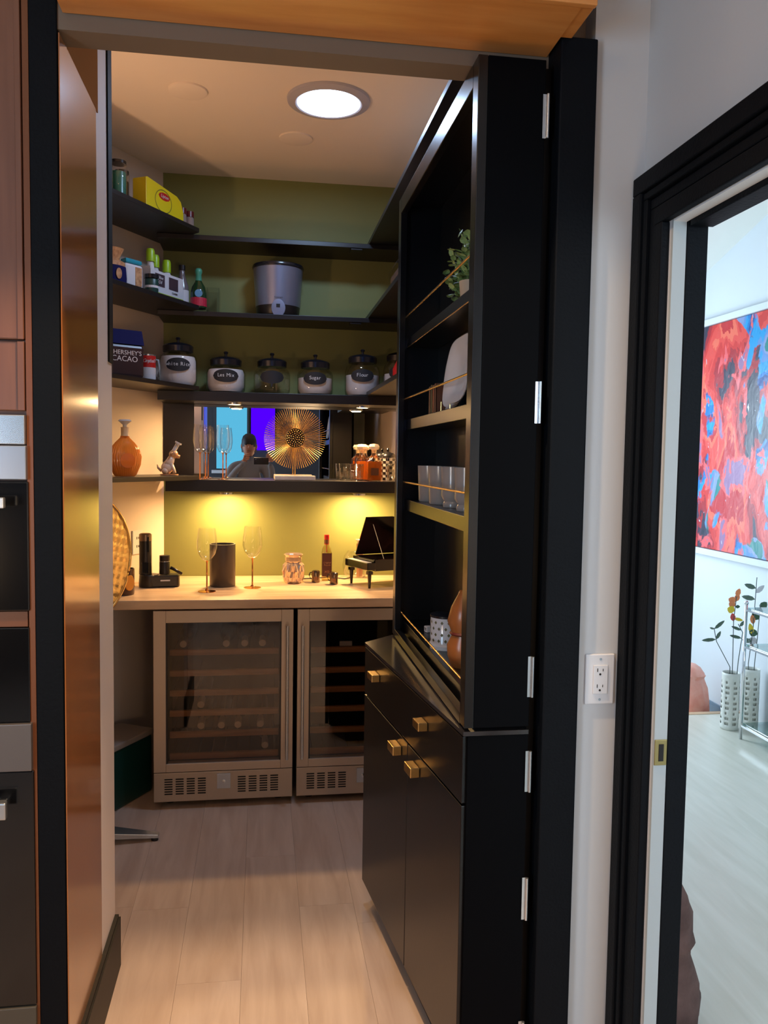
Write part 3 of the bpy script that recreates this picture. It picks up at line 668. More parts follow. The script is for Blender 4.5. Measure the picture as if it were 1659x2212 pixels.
tall_jar(-0.440, 0.10, 0.036, 0.165, mat('green_contents', (60, 130, 110), 0.25), 'tall canister of green contents left of the yellow box', K_LIDB)
tall_jar(-0.530, 0.10, 0.036, 0.155, mat('brown_contents', (90, 70, 44), 0.4), 'tall canister at the far left of the highest shelf', K_LIDB)
tall_jar(-0.350, 0.155, 0.032, 0.16, mat('umber_contents', (80, 58, 50), 0.4), 'tall canister just behind the yellow box end', K_LIDB)
for s_, lab in ((-0.015, 'red capped spice jar next to the yellow box'), (0.045, 'red capped spice jar nearest the corner')):
    t = lthing('spice_jar', lab, 'spice jar', s_, 0.085, zz); t['group'] = 'red capped spice jars'
    M().lathe([(0, 0), (0.021, 0), (0.021, 0.062), (0.018, 0.066), (0, 0.066)], 20).ob('glass_body', mat('spice_glass', (150, 138, 134), 0.12, spec=0.8), t, smooth=True)
    M().lathe([(0, 0.0665), (0.021, 0.0665), (0.021, 0.092), (0, 0.093)], 20).ob('cap', mat('dark_red_cap', (104, 30, 34), 0.3), t, smooth=True)
t = lthing('acrylic_tray', 'clear acrylic organiser behind the spice jars', 'organiser', 0.055, 0.17, zz)
M().box(-0.05, -0.045, 0, 0.05, 0.045, 0.002).box(-0.05, 0.043, 0.002, 0.05, 0.045, 0.11).box(-0.05, -0.045, 0.002, -0.048, 0.043, 0.11).box(0.048, -0.045, 0.002, 0.05, 0.043, 0.11).ob('bin_walls', K_GLASS, t)
# right hand shelves
t = thing('snack_packet', 'pale pink packet in a clear bin at the right of the second shelf', 'packet', (0.59, 3.50, Z2+ZL+0.0005), 0.0)
M().box(-0.03, -0.13, 0, 0.03, 0.13, 0.10).ob('packet_body', mat('pink_packet', (168, 132, 126), 0.5), t, bev=0.01)
M().box(-0.036, -0.14, 0, -0.034, 0.14, 0.12).ob('bin_wall', K_GLASS, t)
t = thing('condiment_bottle', 'red condiment bottle at the right end of the jar shelf', 'bottle', (0.62, 3.70, Z3+ZL+0.0005))
M().lathe([(0, 0), (0.03, 0), (0.031, 0.08), (0.012, 0.12), (0.010, 0.145), (0, 0.146)], 20).ob('bottle_body', K_RED, t, smooth=True)
t = thing('spray_bottle', 'lilac bottle at the near end of the jar shelf, edge of the opening', 'bottle', (0.590, 3.46, Z3+ZL+0.0005))
M().lathe([(0, 0), (0.022, 0), (0.022, 0.15), (0.010, 0.17), (0.010, 0.19), (0, 0.191)], 18).ob('bottle_body', mat('lilac_plastic', (170, 110, 160), 0.4), t, smooth=True)

# ------------------------------------------------------------------ mirror shelf
ZS = Z4+0.0005
t = lthing('cognac_decanter', 'fluted round decanter of orange cognac at the left', 'decanter', -0.425, 0.085, Z4+ZL+0.0005, -0.6)
fl_ = lambda a, z: 1+0.018*math.cos(a*36)
M().lathe([(0, 0.0), (0.040, 0.0), (0.048, 0.008), (0.066, 0.05), (0.070, 0.085), (0.060, 0.120), (0.040, 0.145), (0.020, 0.165), (0.018, 0.172)], 108, sy=0.55, rfun=fl_).ob('bottle_body', K_COGNAC, t, smooth=True)
M().lathe([(0.018, 0.172), (0.0165, 0.178), (0.0165, 0.205), (0.018, 0.210), (0, 0.210)], 24).ob('neck_collar', mat('collar_cream', (220, 190, 150), 0.35), t, smooth=True)
M().lathe([(0, 0.2105), (0.009, 0.2105), (0.009, 0.220), (0.028, 0.236), (0.022, 0.242), (0, 0.243)], 24).ob('stopper', K_CERAM, t, smooth=True)
M().lathe([(0, -0.002), (0.030, -0.002), (0.031, 0.001), (0, 0.002)], 28, mtx=Matrix.Translation((0.0, -0.0388, 0.068)) @ Matrix.Rotation(PI/2, 4, 'X')).ob('medallion', mat('medallion_glass', (248, 128, 44), 0.10), t, smooth=True)
t = lthing('red_tumbler', 'dark red glass edge beside the orange decanter', 'glass', -0.520, 0.14, Z4+ZL+0.0005)
M().lathe([(0, 0), (0.022, 0), (0.026, 0.05), (0.022, 0.09), (0, 0.09)], 20).ob('glass_body', mat('ruby_glass', (120, 16, 16), 0.08, spec=0.8), t, smooth=True)
# dog shaped figurine with an upturned bottle spout
t = lthing('animal_figurine', 'small glazed animal figurine sitting up with a spout on its head', 'figurine', -0.095, 0.10, Z4+ZL+0.0005, -1.0)
M().lathe([(0, 0), (0.042, 0), (0.042, 0.006), (0, 0.007)], 24, sy=0.7).ob('base', K_FIG, t, smooth=True)
fg = M(); fg.ball((-0.010, 0, 0.035), 0.027, 12, 0.030).tube([(-0.012, 0, 0.04), (0.004, 0, 0.065), (0.014, 0, 0.088)], [0.024, 0.019, 0.015], 14)
fg.ball((-0.018, -0.018, 0.020), 0.015, 10).ball((-0.018, 0.018, 0.020), 0.015, 10)
fg.tube([(0.008, -0.012, 0.055), (0.020, -0.013, 0.03), (0.024, -0.013, 0.010)], [0.009, 0.007, 0.008], 8).tube([(0.008, 0.012, 0.055), (0.020, 0.013, 0.03), (0.024, 0.013, 0.010)], [0.009, 0.007, 0.008], 8)
fg.ob('body', mat('figurine_white', (230, 206, 184), 0.3), t, smooth='all')
hd = M(); hd.ball((0.020, 0, 0.098), 0.021, 12, 0.020).tube([(0.026, 0, 0.092), (0.048, 0, 0.086)], [0.012, 0.008], 10)
hd.leaf((0.014, -0.014, 0.112), (-0.2, -1, -0.6), 0.022, 0.012).leaf((0.014, 0.014, 0.112), (-0.2, 1, -0.6), 0.022, 0.012).ob('head', K_FIG, t, smooth='all')
M().tube([(0.018, 0, 0.108), (0.040, 0, 0.148)], [0.010, 0.0095], 16).tube([(0.0395, 0, 0.147), (0.043, 0, 0.154)], [0.016, 0.016], 18).ob('spout', K_CERAM, t, smooth=True)
M().tube([(-0.034, 0, 0.020), (-0.050, 0, 0.034), (-0.054, 0, 0.050)], [0.007, 0.005, 0.002], 8).ob('tail', K_FIG, t, smooth='all')
# champagne flutes
t0 = thing('champagne_flute', 'champagne flute with rose gold stem, front one of the left pair', 'flute', (-0.292, 4.03, ZS), group='champagne flutes with rose gold stems')
M().lathe([(0.006, 0.128), (0.018, 0.134), (0.029, 0.156), (0.0335, 0.190), (0.031, 0.232), (0.027, 0.264)], 32).ob('bowl', K_GLASS, t0, smooth='all')
M().lathe([(0, 0.0), (0.026, 0.0), (0.026, 0.0015), (0.006, 0.005), (0.0028, 0.012), (0.0026, 0.12), (0.006, 0.130), (0, 0.131)], 24).ob('stem_and_foot', K_COPPER, t0, smooth=True)
dup(t0, (-0.272, 4.12, ZS), 'champagne flute standing behind, right one of the left pair')
dup(t0, (-0.184, 4.04, ZS), 'champagne flute just right of the pair, alone against the mirror')
# gold sunburst
t = thing('sunburst_sculpture', 'gold sunburst disc on a white marble base', 'sculpture', (0.166, 4.09, ZS))
B(-0.100, -0.035, 0, 0.100, 0.035, 0.022).ob('marble_base', K_MARBLE, t, bev=0.002)
M().cyl((0, 0, 0.022), (0, 0, 0.165), 0.003, seg=10).ob('post', K_GOLD, t, smooth=True)
hz = 0.209
hub = M().lathe([(0, -0.012), (0.046, -0.012), (0.048, -0.006), (0.048, 0.006), (0.046, 0.012), (0, 0.012)], 36, mtx=Matrix.Translation((0, 0, hz)) @ Matrix.Rotation(PI/2, 4, 'X')).ob('hub', mat('dark_bronze', (50, 36, 20), 0.5, metal=0.4), t, smooth=True)
ry = None
for i in range(84):
    q = 2*PI*i/84
    if ry is None:
        ry = M().tube([(0.044, 0, 0), (0.153, 0.006, 0)], [0.0009, 0.0013], 5).ob('ray', K_GOLD, t)
    else:
        c_ = ry.copy(); COL.objects.link(c_); c_.parent = t; ry_ = c_
        c_.rotation_euler = (0, -q, 0); c_.location = (0, 0.006 if i % 2 else -0.006, hz)
ry.location = (0, 0, hz)
bd = M()
for rr, nn in ((0.0, 1), (0.011, 6), (0.021, 12), (0.031, 17), (0.040, 22)):
    for i in range(nn):
        q = 2*PI*i/nn+rr*30; bd.ball((rr*math.cos(q), -0.014, hz+rr*math.sin(q)), 0.0031, 6)
bo = bd.ob('beads', K_GOLD, hub, smooth='all'); bo['kind'] = 'stuff'
# tumblers, whiskey decanters, checkered canister
def tumbler(x, y, lab, h=0.084, r=0.036):
    t = thing('whiskey_tumbler', lab, 'tumbler', (x, y, ZS), group='cut glass tumblers beside the decanters')
    rf_ = lambda a, z: 1+0.02*math.cos(a*12)
    M().lathe([(0, 0.0), (r*0.80, 0.0), (r*0.86, 0.01), (r, h), (r*0.93, h), (r*0.80, 0.016), (0, 0.016)], 48, rfun=rf_).ob('glass_body', glass('tumbler_glass', (245, 244, 240), 0.03, 0.10), t, smooth='all')
    return t
tumbler(0.425, 4.13, 'cut glass tumbler at the back, left one by the decanters')
tumbler(0.472, 4.05, 'cut glass tumbler in front, overlapping the back one')
tumbler(0.640, 4.03, 'small clear glass at the right end of the mirror shelf', 0.085, 0.022)
K_SPIRITG = glass('decanter_glass', (250, 240, 225), 0.02, 0.10)
def decanter(x, y, lab, w, h, lbl):
    t = thing('whiskey_decanter', lab, 'decanter', (x, y, ZS), group='square whiskey decanters')
    hw = w/2
    sq = lambda a, z: 1.0 if z > 0.118 else 1/max(abs(math.cos(a)), abs(math.sin(a)))*0.94 if z < 0.105 else 1.12
    M().lathe([(0, 0), (hw, 0), (hw, 0.10), (hw*0.86, 0.112), (0.018, 0.124), (0.013, 0.132), (0.013, 0.150), (0.017, 0.153)], 64, rfun=sq).ob('glass_body', K_SPIRITG, t, smooth=True)
    M().lathe([(0, 0.006), (hw-0.006, 0.006), (hw-0.006, 0.098), (0, 0.099)], 64, rfun=lambda a, z: 1/max(abs(math.cos(a)), abs(math.sin(a)))*0.94).ob('spirit', K_AMBER, t, smooth=True)
    M().lathe([(0, 0.140), (0.009, 0.140), (0.011, 0.155), (0.024, 0.160), (0.027, 0.172), (0.021, 0.184), (0, 0.186)], 8).ob('stopper', mat('cut_stopper', (236, 222, 200), 0.08, spec=0.9), t)
    if lbl: B(-0.019, -hw-0.0005, 0.030, 0.019, -hw+0.0015, 0.066).ob('dark_label', mat('dec_label', (92, 52, 24), 0.4), t)
    return t
decanter(0.508, 4.14, 'square whiskey decanter at the back, without label', 0.072, 0.18, False)
decanter(0.556, 4.045, 'square whiskey decanter in front with dark square label', 0.082, 0.19, True)
t = thing('checkered_canister', 'black and white checkered canister with black dome lid', 'canister', (0.640, 4.13, ZS))
M().lathe([(0, 0), (0.042, 0), (0.043, 0.118), (0, 0.118)], 32).ob('can_body', K_CERAM, t, smooth=True)
ck = M()
for r_ in range(8):
    for i in range(16):
        if (i+r_) % 2: continue
        a0, a1 = 2*PI*i/16, 2*PI*(i+1)/16; z0, z1 = 0.004+r_*0.014, 0.004+(r_+1)*0.014
        ck.b.faces.new([ck.b.verts.new((0.0437*math.cos(a), 0.0437*math.sin(a), z)) for a, z in ((a0, z0), (a1, z0), (a1, z1), (a0, z1))])
ck.ob('checks', K_LIDB, t)
M().lathe([(0, 0.1185), (0.045, 0.1185), (0.045, 0.124), (0.032, 0.140), (0.010, 0.147), (0.005, 0.150), (0.009, 0.160), (0.005, 0.167), (0, 0.168)], 32).ob('lid', K_LIDB, t, smooth=True)

# ------------------------------------------------------------------ things on the counter
ZC = 0.9205
t = thing('power_outlet', 'beige double outlet on the slanted wall above the counter', 'outlet', (-0.592+0.866*0.0008, 4.05-0.5*0.0008, 1.055), LROT)
B(-0.036, -0.006, 0, 0.036, 0, 0.115).ob('cover_plate', K_OUTLET, t, bev=0.002)
for z in (0.038, 0.078):
    M().box(-0.008, -0.0075, z-0.006, -0.005, -0.006, z+0.006).box(0.005, -0.0075, z-0.005, 0.008, -0.006, z+0.005).ob('socket_slots', K_DARK, t)
t = thing('corkscrew_set', 'dark electric corkscrew set on its charging base', 'corkscrew set', (-0.468, 3.90, ZC), 0.12)
bs = M(); bs.lathe([(0, 0), (0.046, 0), (0.048, 0.010), (0.045, 0.055), (0.042, 0.058), (0, 0.058)], 32, cx=-0.045)
bs.ob('charging_base', K_PLASTIC, t, smooth=True)
M().prism([(-0.05, -0.046), (0.085, -0.038), (0.092, -0.02), (0.092, 0.03), (0.08, 0.042), (-0.05, 0.046)], 0.001, 0.056).ob('base_body', K_PLASTIC, t, bev=0.006)
B(0.005, -0.0452, 0.030, 0.048, -0.0412, 0.036).ob('badge', K_WLABEL, t)
c1 = M().lathe([(0, 0.059), (0.029, 0.059), (0.028, 0.10), (0.028, 0.215), (0, 0.215)], 28, cx=-0.062).ob('corkscrew', K_PLASTIC, t, smooth=True)
M().lathe([(0, 0.2155), (0.0285, 0.2155), (0.0285, 0.245), (0.022, 0.250), (0, 0.251)], 28, cx=-0.062).ob('corkscrew_top', mat('smoke_silver', (140, 118, 98), 0.3, metal=0.7), c1, smooth=True)
B(-0.078, -0.030, 0.066, -0.046, -0.0255, 0.118).ob('viewing_window', K_GLOSSB, c1, bev=0.002)
B(-0.052, -0.030, 0.165, -0.046, -0.0262, 0.235).ob('switch', K_GLOSSB, c1)
c2 = M().lathe([(0, 0.059), (0.025, 0.059), (0.024, 0.115), (0.0225, 0.118), (0.0235, 0.121), (0.0235, 0.145), (0, 0.146)], 26, cx=0.024, cy=0.004).ob('vacuum_stopper', K_PLASTIC, t, smooth=True)
M().lathe([(0.0242, 0.116), (0.0246, 0.116), (0.0246, 0.119), (0.0242, 0.119)], 26, cx=0.024, cy=0.004).ob('trim_ring', K_STEELB, c2)
M().tube([(0.052, -0.01, 0.088), (0.070, -0.02, 0.080), (0.102, -0.03, 0.060)], [0.008, 0.007, 0.007], 10).ob('foil_cutter', K_PLASTIC, t, smooth='all')
t = thing('coffee_mug', 'brown patterned mug half hidden behind the gold tray', 'mug', (-0.592, 3.68, ZC), 2.6)
M().lathe([(0, 0), (0.042, 0), (0.044, 0.008), (0.044, 0.115), (0.041, 0.115), (0.040, 0.01), (0, 0.01)], 30).ob('cup', mat('brown_glaze', (72, 46, 36), 0.12), t, smooth=True)
M().tube([(0.040, -0.014, 0.098), (0.066, -0.026, 0.088), (0.068, -0.028, 0.045), (0.040, -0.014, 0.024)], 0.006, 8).ob('handle', mat('brown_handle', (72, 46, 36), 0.15), t, smooth='all')
M().lathe([(0, -0.002), (0.024, -0.002), (0.022, 0.001), (0, 0.001)], 20, sy=1.5, mtx=Matrix.Rotation(-2.6+0.75, 4, 'Z') @ Matrix.Translation((0, -0.0435, 0.055)) @ Matrix.Rotation(PI/2, 4, 'X')).ob('orange_patch', mat('orange_glaze', (224, 150, 56), 0.15), t)
def wine_glass(x, y, lab):
    t = thing('wine_glass', lab, 'wine glass', (x, y, ZC), group='gold stemmed wine glasses')
    M().lathe([(0.005, 0.138), (0.020, 0.145), (0.038, 0.170), (0.046, 0.200), (0.044, 0.240), (0.037, 0.288)], 36).ob('bowl', K_GLASS, t, smooth='all')
    M().lathe([(0, 0), (0.040, 0), (0.040, 0.0015), (0.010, 0.006), (0.0035, 0.014), (0.0032, 0.13), (0.006, 0.140), (0, 0.141)], 28).ob('stem_and_foot', K_COPPER, t, smooth=True)
    return t
wine_glass(-0.240, 3.74, 'gold stemmed wine glass in front of the dark cylinder')
wine_glass(-0.038, 3.84, 'gold stemmed wine glass right of the dark cylinder')
t = M().lathe([(0, 0), (0.058, 0), (0.060, 0.003), (0.060, 0.200), (0.054, 0.200), (0.053, 0.008), (0, 0.008)], 44).ob('bottle_chiller', mat('charcoal_ceramic', (70, 62, 58), 0.4), loc=(-0.178, 3.90, ZC), smooth=True)
tag(t, 'dark grey cylindrical bottle chiller with open top', 'wine chiller')
# crystal candle jar
t = thing('candle_jar', 'faceted crystal jar glowing between the glass and red-capped bottle', 'candle jar', (0.158, 3.98, ZC))
K_CRYS = mat('cut_crystal', (222, 196, 172), 0.06, metal=0.55, spec=0.9)
sw = lambda a, z: 1+0.10*math.cos(a*8+z*70)
M().lathe([(0, 0), (0.036, 0), (0.044, 0.012), (0.050, 0.030), (0.053, 0.060), (0.048, 0.088), (0.038, 0.102)], 48, rfun=sw).ob('faceted_body', K_CRYS, t)
M().lathe([(0.038, 0.102), (0.040, 0.108), (0.041, 0.128), (0.048, 0.140), (0.042, 0.144), (0.034, 0.138), (0.030, 0.100), (0, 0.098)], 12).ob('rim', K_CRYS, t)
def mini(x, y, lab):
    t = thing('miniature_mug', lab, 'small mug', (x, y, ZC), 2.7, group='miniature steel mugs')
    M().lathe([(0, 0), (0.019, 0), (0.0205, 0.004), (0.0195, 0.020), (0.0205, 0.050), (0.019, 0.056), (0.012, 0.060), (0, 0.061)], 24).ob('cup', mat('pewter', (130, 112, 96), 0.15, metal=0.9), t, smooth=True)
    M().tube([(0.018, 0, 0.048), (0.030, 0, 0.046), (0.034, 0, 0.033), (0.028, 0, 0.018), (0.018, 0, 0.015)], 0.003, 8).ob('handle', K_PLASTIC, t, smooth='all')
    M().lathe([(0, -0.001), (0.009, -0.001), (0.009, 0.0006), (0, 0.0006)], 16, mtx=Matrix.Rotation(-2.7, 4, 'Z') @ Matrix.Translation((0.0, -0.0212, 0.022)) @ Matrix.Rotation(PI/2, 4, 'X')).ob('badge', K_ORANGEC, t)
    return t
mini(0.268, 3.99, 'miniature pewter mug left of the red-capped bottle')
mini(0.352, 3.93, 'miniature pewter mug in front of the red-capped bottle')
t = thing('liquor_bottle', 'small square bottle with red cap and dark label', 'bottle', (0.326, 4.06, ZC))
sq2 = lambda a, z: 1.0 if z > 0.150 else 1/max(abs(math.cos(a)), abs(math.sin(a)))*0.92
M().lathe([(0, 0), (0.026, 0), (0.0265, 0.02), (0.0265, 0.140), (0.022, 0.158), (0.011, 0.180), (0.010, 0.188)], 48, rfun=sq2).ob('glass_body', glass('bottle_clear', (236, 226, 190), 0.02, 0.08), t, smooth=True)
M().lathe([(0, 0.180), (0.012, 0.180), (0.012, 0.206), (0.0125, 0.207), (0.0125, 0.228), (0, 0.229)], 20).ob('cap', K_RED, t, smooth=True)
M().lathe([(0.0125, 0.184), (0.0128, 0.184), (0.0128, 0.204), (0.0125, 0.204)], 20).ob('neck_band', K_BOOK, t)
M().cyl((0, 0, 0.140), (0, 0, 0.182), 0.002, seg=6).ob('straw', K_RED, t)
lb = M().prism([(-0.0245, -0.0262), (0.0245, -0.0262), (0.0245, -0.0252), (-0.0245, -0.0252)], 0.022, 0.138).ob('label', mat('oxblood_label', (84, 44, 34), 0.5), t)
text('lettering', 'Original\nTequila', 0.012, K_TAN, lb, (0, -0.0268, 0.085), FRONT, 0.0002, shear=0.3)
text('lettering', 'XO', 0.016, K_TAN, lb, (0, -0.0268, 0.045), FRONT, 0.0002)
cd = M().tube([(0.20, 4.08, 0.925), (0.27, 4.10, 0.924), (0.34, 4.14, 0.924), (0.42, 4.08, 0.924), (0.455, 4.11, 0.924)], 0.003, 6).ob('electric_cable', K_PLASTIC, smooth='all'); tag(cd, 'thin dark cord lying along the back of the counter', 'cord')
t = thing('glass_vase', 'round clear glass vase behind the toy piano', 'vase', (0.480, 4.13, ZC))
M().lathe([(0, 0.003), (0.045, 0.003), (0.062, 0.03), (0.066, 0.07), (0.058, 0.115), (0.040, 0.140)], 36).ob('glass_body', K_GLASS, t, smooth='all')
M().lathe([(0, 0.006), (0.016, 0.006), (0.018, 0.17), (0.016, 0.178), (0, 0.178)], 20, cx=0.022).ob('inner_tube', mat('tube_tan', (168, 120, 84), 0.3), t, smooth=True)
M().lathe([(0, 0.178), (0.016, 0.178), (0.014, 0.186), (0.026, 0.196), (0.022, 0.200), (0, 0.200)], 10, cx=0.022).ob('flared_top', K_STEELB, t)
# miniature grand piano
t = thing('toy_piano', 'miniature black grand piano with raised lid and maroon inside', 'toy piano', (0.452, 3.975, ZC), math.radians(-68))
outl = [(0, 0), (0.215, 0), (0.215, 0.15), (0.205, 0.20), (0.165, 0.245), (0.135, 0.29), (0.09, 0.325), (0.04, 0.32), (0, 0.29)]
def scale_o(o_, k_, cx=0.1, cy=0.15): return [(cx+(x-cx)*k_, cy+(y-cy)*k_) for x, y in o_]
M().prism(outl, 0.082, 0.086).ob('bottom_board', K_GLOSSB, t)
rim = M(); N = len(outl); inn = scale_o(outl, 0.94)
for z_ in (0,):
    A_ = [rim.b.verts.new((x, y, 0.086)) for x, y in outl]; C_ = [rim.b.verts.new((x, y, 0.135)) for x, y in outl]
    D_ = [rim.b.verts.new((x, y, 0.135)) for x, y in inn]; E_ = [rim.b.verts.new((x, y, 0.086)) for x, y in inn]
    for i in range(N):
        j = (i+1) % N
        rim.b.faces.new([A_[i], A_[j], C_[j], C_[i]]); rim.b.faces.new([C_[i], C_[j], D_[j], D_[i]]); rim.b.faces.new([D_[i], D_[j], E_[j], E_[i]])
rim.ob('case', K_GLOSSB, t)
M().prism(scale_o(outl, 0.92), 0.100, 0.108).ob('soundboard', K_MAROON, t)
M().box(-0.004, -0.045, 0.088, 0.219, 0.0, 0.122).ob('key_block', K_GLOSSB, t, bev=0.003)
M().box(0.004, -0.006, 0.122, 0.211, 0.022, 0.136).ob('fallboard', K_GLOSSB, t, bev=0.003)
M().box(0.012, -0.041, 0.122, 0.203, -0.012, 0.1235).ob('keys', K_CERAM, t)
for x, y in ((0.018, -0.02), (0.197, -0.02), (0.09, 0.27)):
    M().box(x-0.012, y-0.012, 0.066, x+0.012, y+0.012, 0.0815).lathe([(0, 0), (0.006, 0), (0.010, 0.066), (0, 0.066)], 10, cx=x, cy=y).ob('leg', K_GLOSSB, t, bev=0.001)
ld = M(); ang = math.radians(62)
rot = Matrix.Translation((0.0, 0.0, 0.138)) @ Matrix.Rotation(-ang, 4, 'Y')
a_ = [ld.b.verts.new(rot @ Vector((x, y+0.012, 0.0))) for x, y in outl]; c_ = [ld.b.verts.new(rot @ Vector((x, y+0.012, 0.005))) for x, y in outl]
ld.b.faces.new(a_[::-1]); ld.b.faces.new(c_)
for i in range(N): ld.b.faces.new([a_[i], a_[(i+1) % N], c_[(i+1) % N], c_[i]])
ld.ob('lid', K_GLOSSB, t)
M().cyl((0.19, 0.06, 0.136), (0.085, 0.06, 0.292), 0.0018, seg=6).ob('lid_prop', K_STEELB, t)

# gold tray table left of the counter
cx_, cy_ = -0.660, 3.275
t = thing('tray_table', 'round hammered gold tray table tilted upright beside the opening', 'table', (cx_, cy_, 0.0), LROT)
R_ = 0.257; zc = 1.125
tr = M(); rings = []; NR, NS = 34, 120
for i in range(NR+1):
    r_ = R_*0.955*i/NR
    ring = []
    for j in range(1 if i == 0 else NS):
        a = 2*PI*j/NS; x = r_*math.cos(a); z = r_*math.sin(a)
        p_, q_ = (x+z*0.6)/0.030, (z-x*0.6)/0.030
        hgt = 0.0018*(abs(math.sin(PI*p_/1.0))*(1 if int(math.floor(p_)+math.floor(q_)) % 2 else -1)*abs(math.sin(PI*q_)))
        ring.append(tr.b.verts.new((x, -hgt, zc+z)))
    rings.append(ring)
for A, C in zip(rings, rings[1:]):
    for j in range(NS):
        k_ = (j+1) % NS
        if len(A) == 1: tr.b.faces.new([A[0], C[j], C[k_]])
        else: tr.b.faces.new([A[j], A[k_], C[k_], C[j]])
tr.ob('tray', K_GOLDT, t)
rm = M().tube([(R_*0.965*math.cos(2*PI*i/64), 0, zc+R_*0.965*math.sin(2*PI*i/64)) for i in range(65)], 0.006, 8, caps=False).ob('rim', K_GOLD, t, smooth='all')
M().cyl((-0.02, 0.03, 0.045), (-0.02, 0.03, zc-0.02), 0.014, seg=16).box(-0.06, 0.006, zc-0.04, 0.02, 0.044, zc+0.0).ob('pole', K_STEELB, t, smooth=True)
rz = -LROT
def ft(ax, ay, L, w0, w1):
    m_ = Matrix.Translation((-0.02, 0.03, 0)) @ Matrix.Rotation(math.atan2(ay, ax)-LROT, 4, 'Z')
    g = M(); v = [g.b.verts.new(m_ @ Vector(c)) for c in ((0, -w0, 0.030), (0, w0, 0.030), (L, w1, 0.012), (L, -w1, 0.012), (0, -w0, 0.06), (0, w0, 0.06), (L, w1, 0.026), (L, -w1, 0.026))]
    for f in ((0, 1, 2, 3), (4, 5, 6, 7), (0, 1, 5, 4), (1, 2, 6, 5), (2, 3, 7, 6), (3, 0, 4, 7)): g.b.faces.new([v[i] for i in f])
    o = g.ob('foot', K_STEELB, t, bev=0.002)
    M().lathe([(0, 0.0), (0.014, 0.0), (0.014, 0.0115), (0, 0.0115)], 16, mtx=m_ @ Matrix.Translation((L-0.016, 0, 0))).ob('rubber_pad', K_PLASTIC, o)
ft(1, -0.03, 0.30, 0.05, 0.014); ft(-0.5, 0.86, 0.16, 0.034, 0.010); ft(-0.5, -0.86, 0.26, 0.034, 0.010)
t = thing('added_floor_lamp', 'made-up uplighting lamp added out of sight to brighten the pantry ceiling', 'floor lamp', (-0.98, 2.83, 0.0))  # invented lamp body that carries the ceiling fill
M().lathe([(0, 0), (0.12, 0), (0.12, 0.012), (0.02, 0.02), (0, 0.021)], 32).ob('base', K_BLACK, t, smooth=True)
M().cyl((0, 0, 0.02), (0, 0, 1.74), 0.011, seg=12).ob('pole', K_BLACK, t, smooth=True)
M().lathe([(0, 1.741), (0.04, 1.745), (0.11, 1.78), (0.15, 1.81), (0.147, 1.812), (0.10, 1.785), (0, 1.76)], 32).ob('lamp_bowl', K_BLACK, t, smooth=True)
# dark green storage box on the floor
t = thing('storage_box', 'dark green box with grey lid on the floor left of the cooler', 'box', (-0.666, 3.654, 0.0), LROT)
B(-0.19, -0.10, 0.0, 0.19, 0.085, 0.262).ob('box_body', K_DKGREEN, t, bev=0.01)
B(-0.195, -0.105, 0.2625, 0.195, 0.09, 0.290).ob('lid', K_GRAYTOP, t, bev=0.006)

# ------------------------------------------------------------------ hidden bookcase door, swung open on the right
X0, YN, YF = 0.468, 1.790, 2.830
ZB, ZT = 0.915, 2.414
t = thing('bookcase_door', 'tall black bookcase door standing open on the right', 'bookcase', (X0, YN, 0.0))
def R(a): return a
def bb(nm, x0, y0, z0, x1, y1, z1, m_=K_BLACK, bev=0.0015, par=t): return B(x0-X0, y0-YN, z0, x1-X0, y1-YN, z1).ob(nm, m_, par, bev=bev)
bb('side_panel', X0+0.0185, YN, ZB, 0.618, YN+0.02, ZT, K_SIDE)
bb('side_panel', X0+0.0185, YF-0.02, ZB, 0.618, YF, ZT)
bb('back_panel', 0.606, YN+0.02, ZB, 0.618, YF-0.02, ZT)
bb('top_panel', X0+0.0185, YN+0.02, ZT-0.022, 0.606, YF-0.02, ZT-0.001)
bb('bottom_panel', X0+0.03, YN+0.02, ZB+0.002, 0.606, YF-0.02, 0.965)
bb('frame_stile', X0-0.004, YN, ZB, X0+0.018, YN+0.045, ZT)
bb('frame_stile', X0-0.004, YF-0.045, ZB, X0+0.018, YF, ZT)
bb('frame_rail', X0-0.004, YN+0.0455, ZT-0.052, X0+0.018, YF-0.0455, ZT)
bb('frame_rail', X0-0.004, YN+0.0455, ZB-0.004, X0+0.018, YF-0.0455, 0.937)
for z1, th in ((1.945, 0.030), (1.668, 0.036), (1.392, 0.038)):
    bb('shelf', 0.497, YN+0.021, z1-th, 0.605, YF-0.021, z1)
M().cyl((0.497-X0-0.001, 0.03, 1.9145), (0.497-X0-0.001, YF-YN-0.03, 1.9145), 0.0016, seg=6).ob('edge_highlight', K_GOLD, t)  # bright rod imitating the warm highlight along the top shelf's lower edge
for z in (2.015, 1.737, 1.452, 0.995):
    M().cyl((0.020, 0.021, z), (0.020, YF-YN-0.021, z), 0.0032, seg=10).ob('guard_rail', K_GOLD, t, smooth=True)
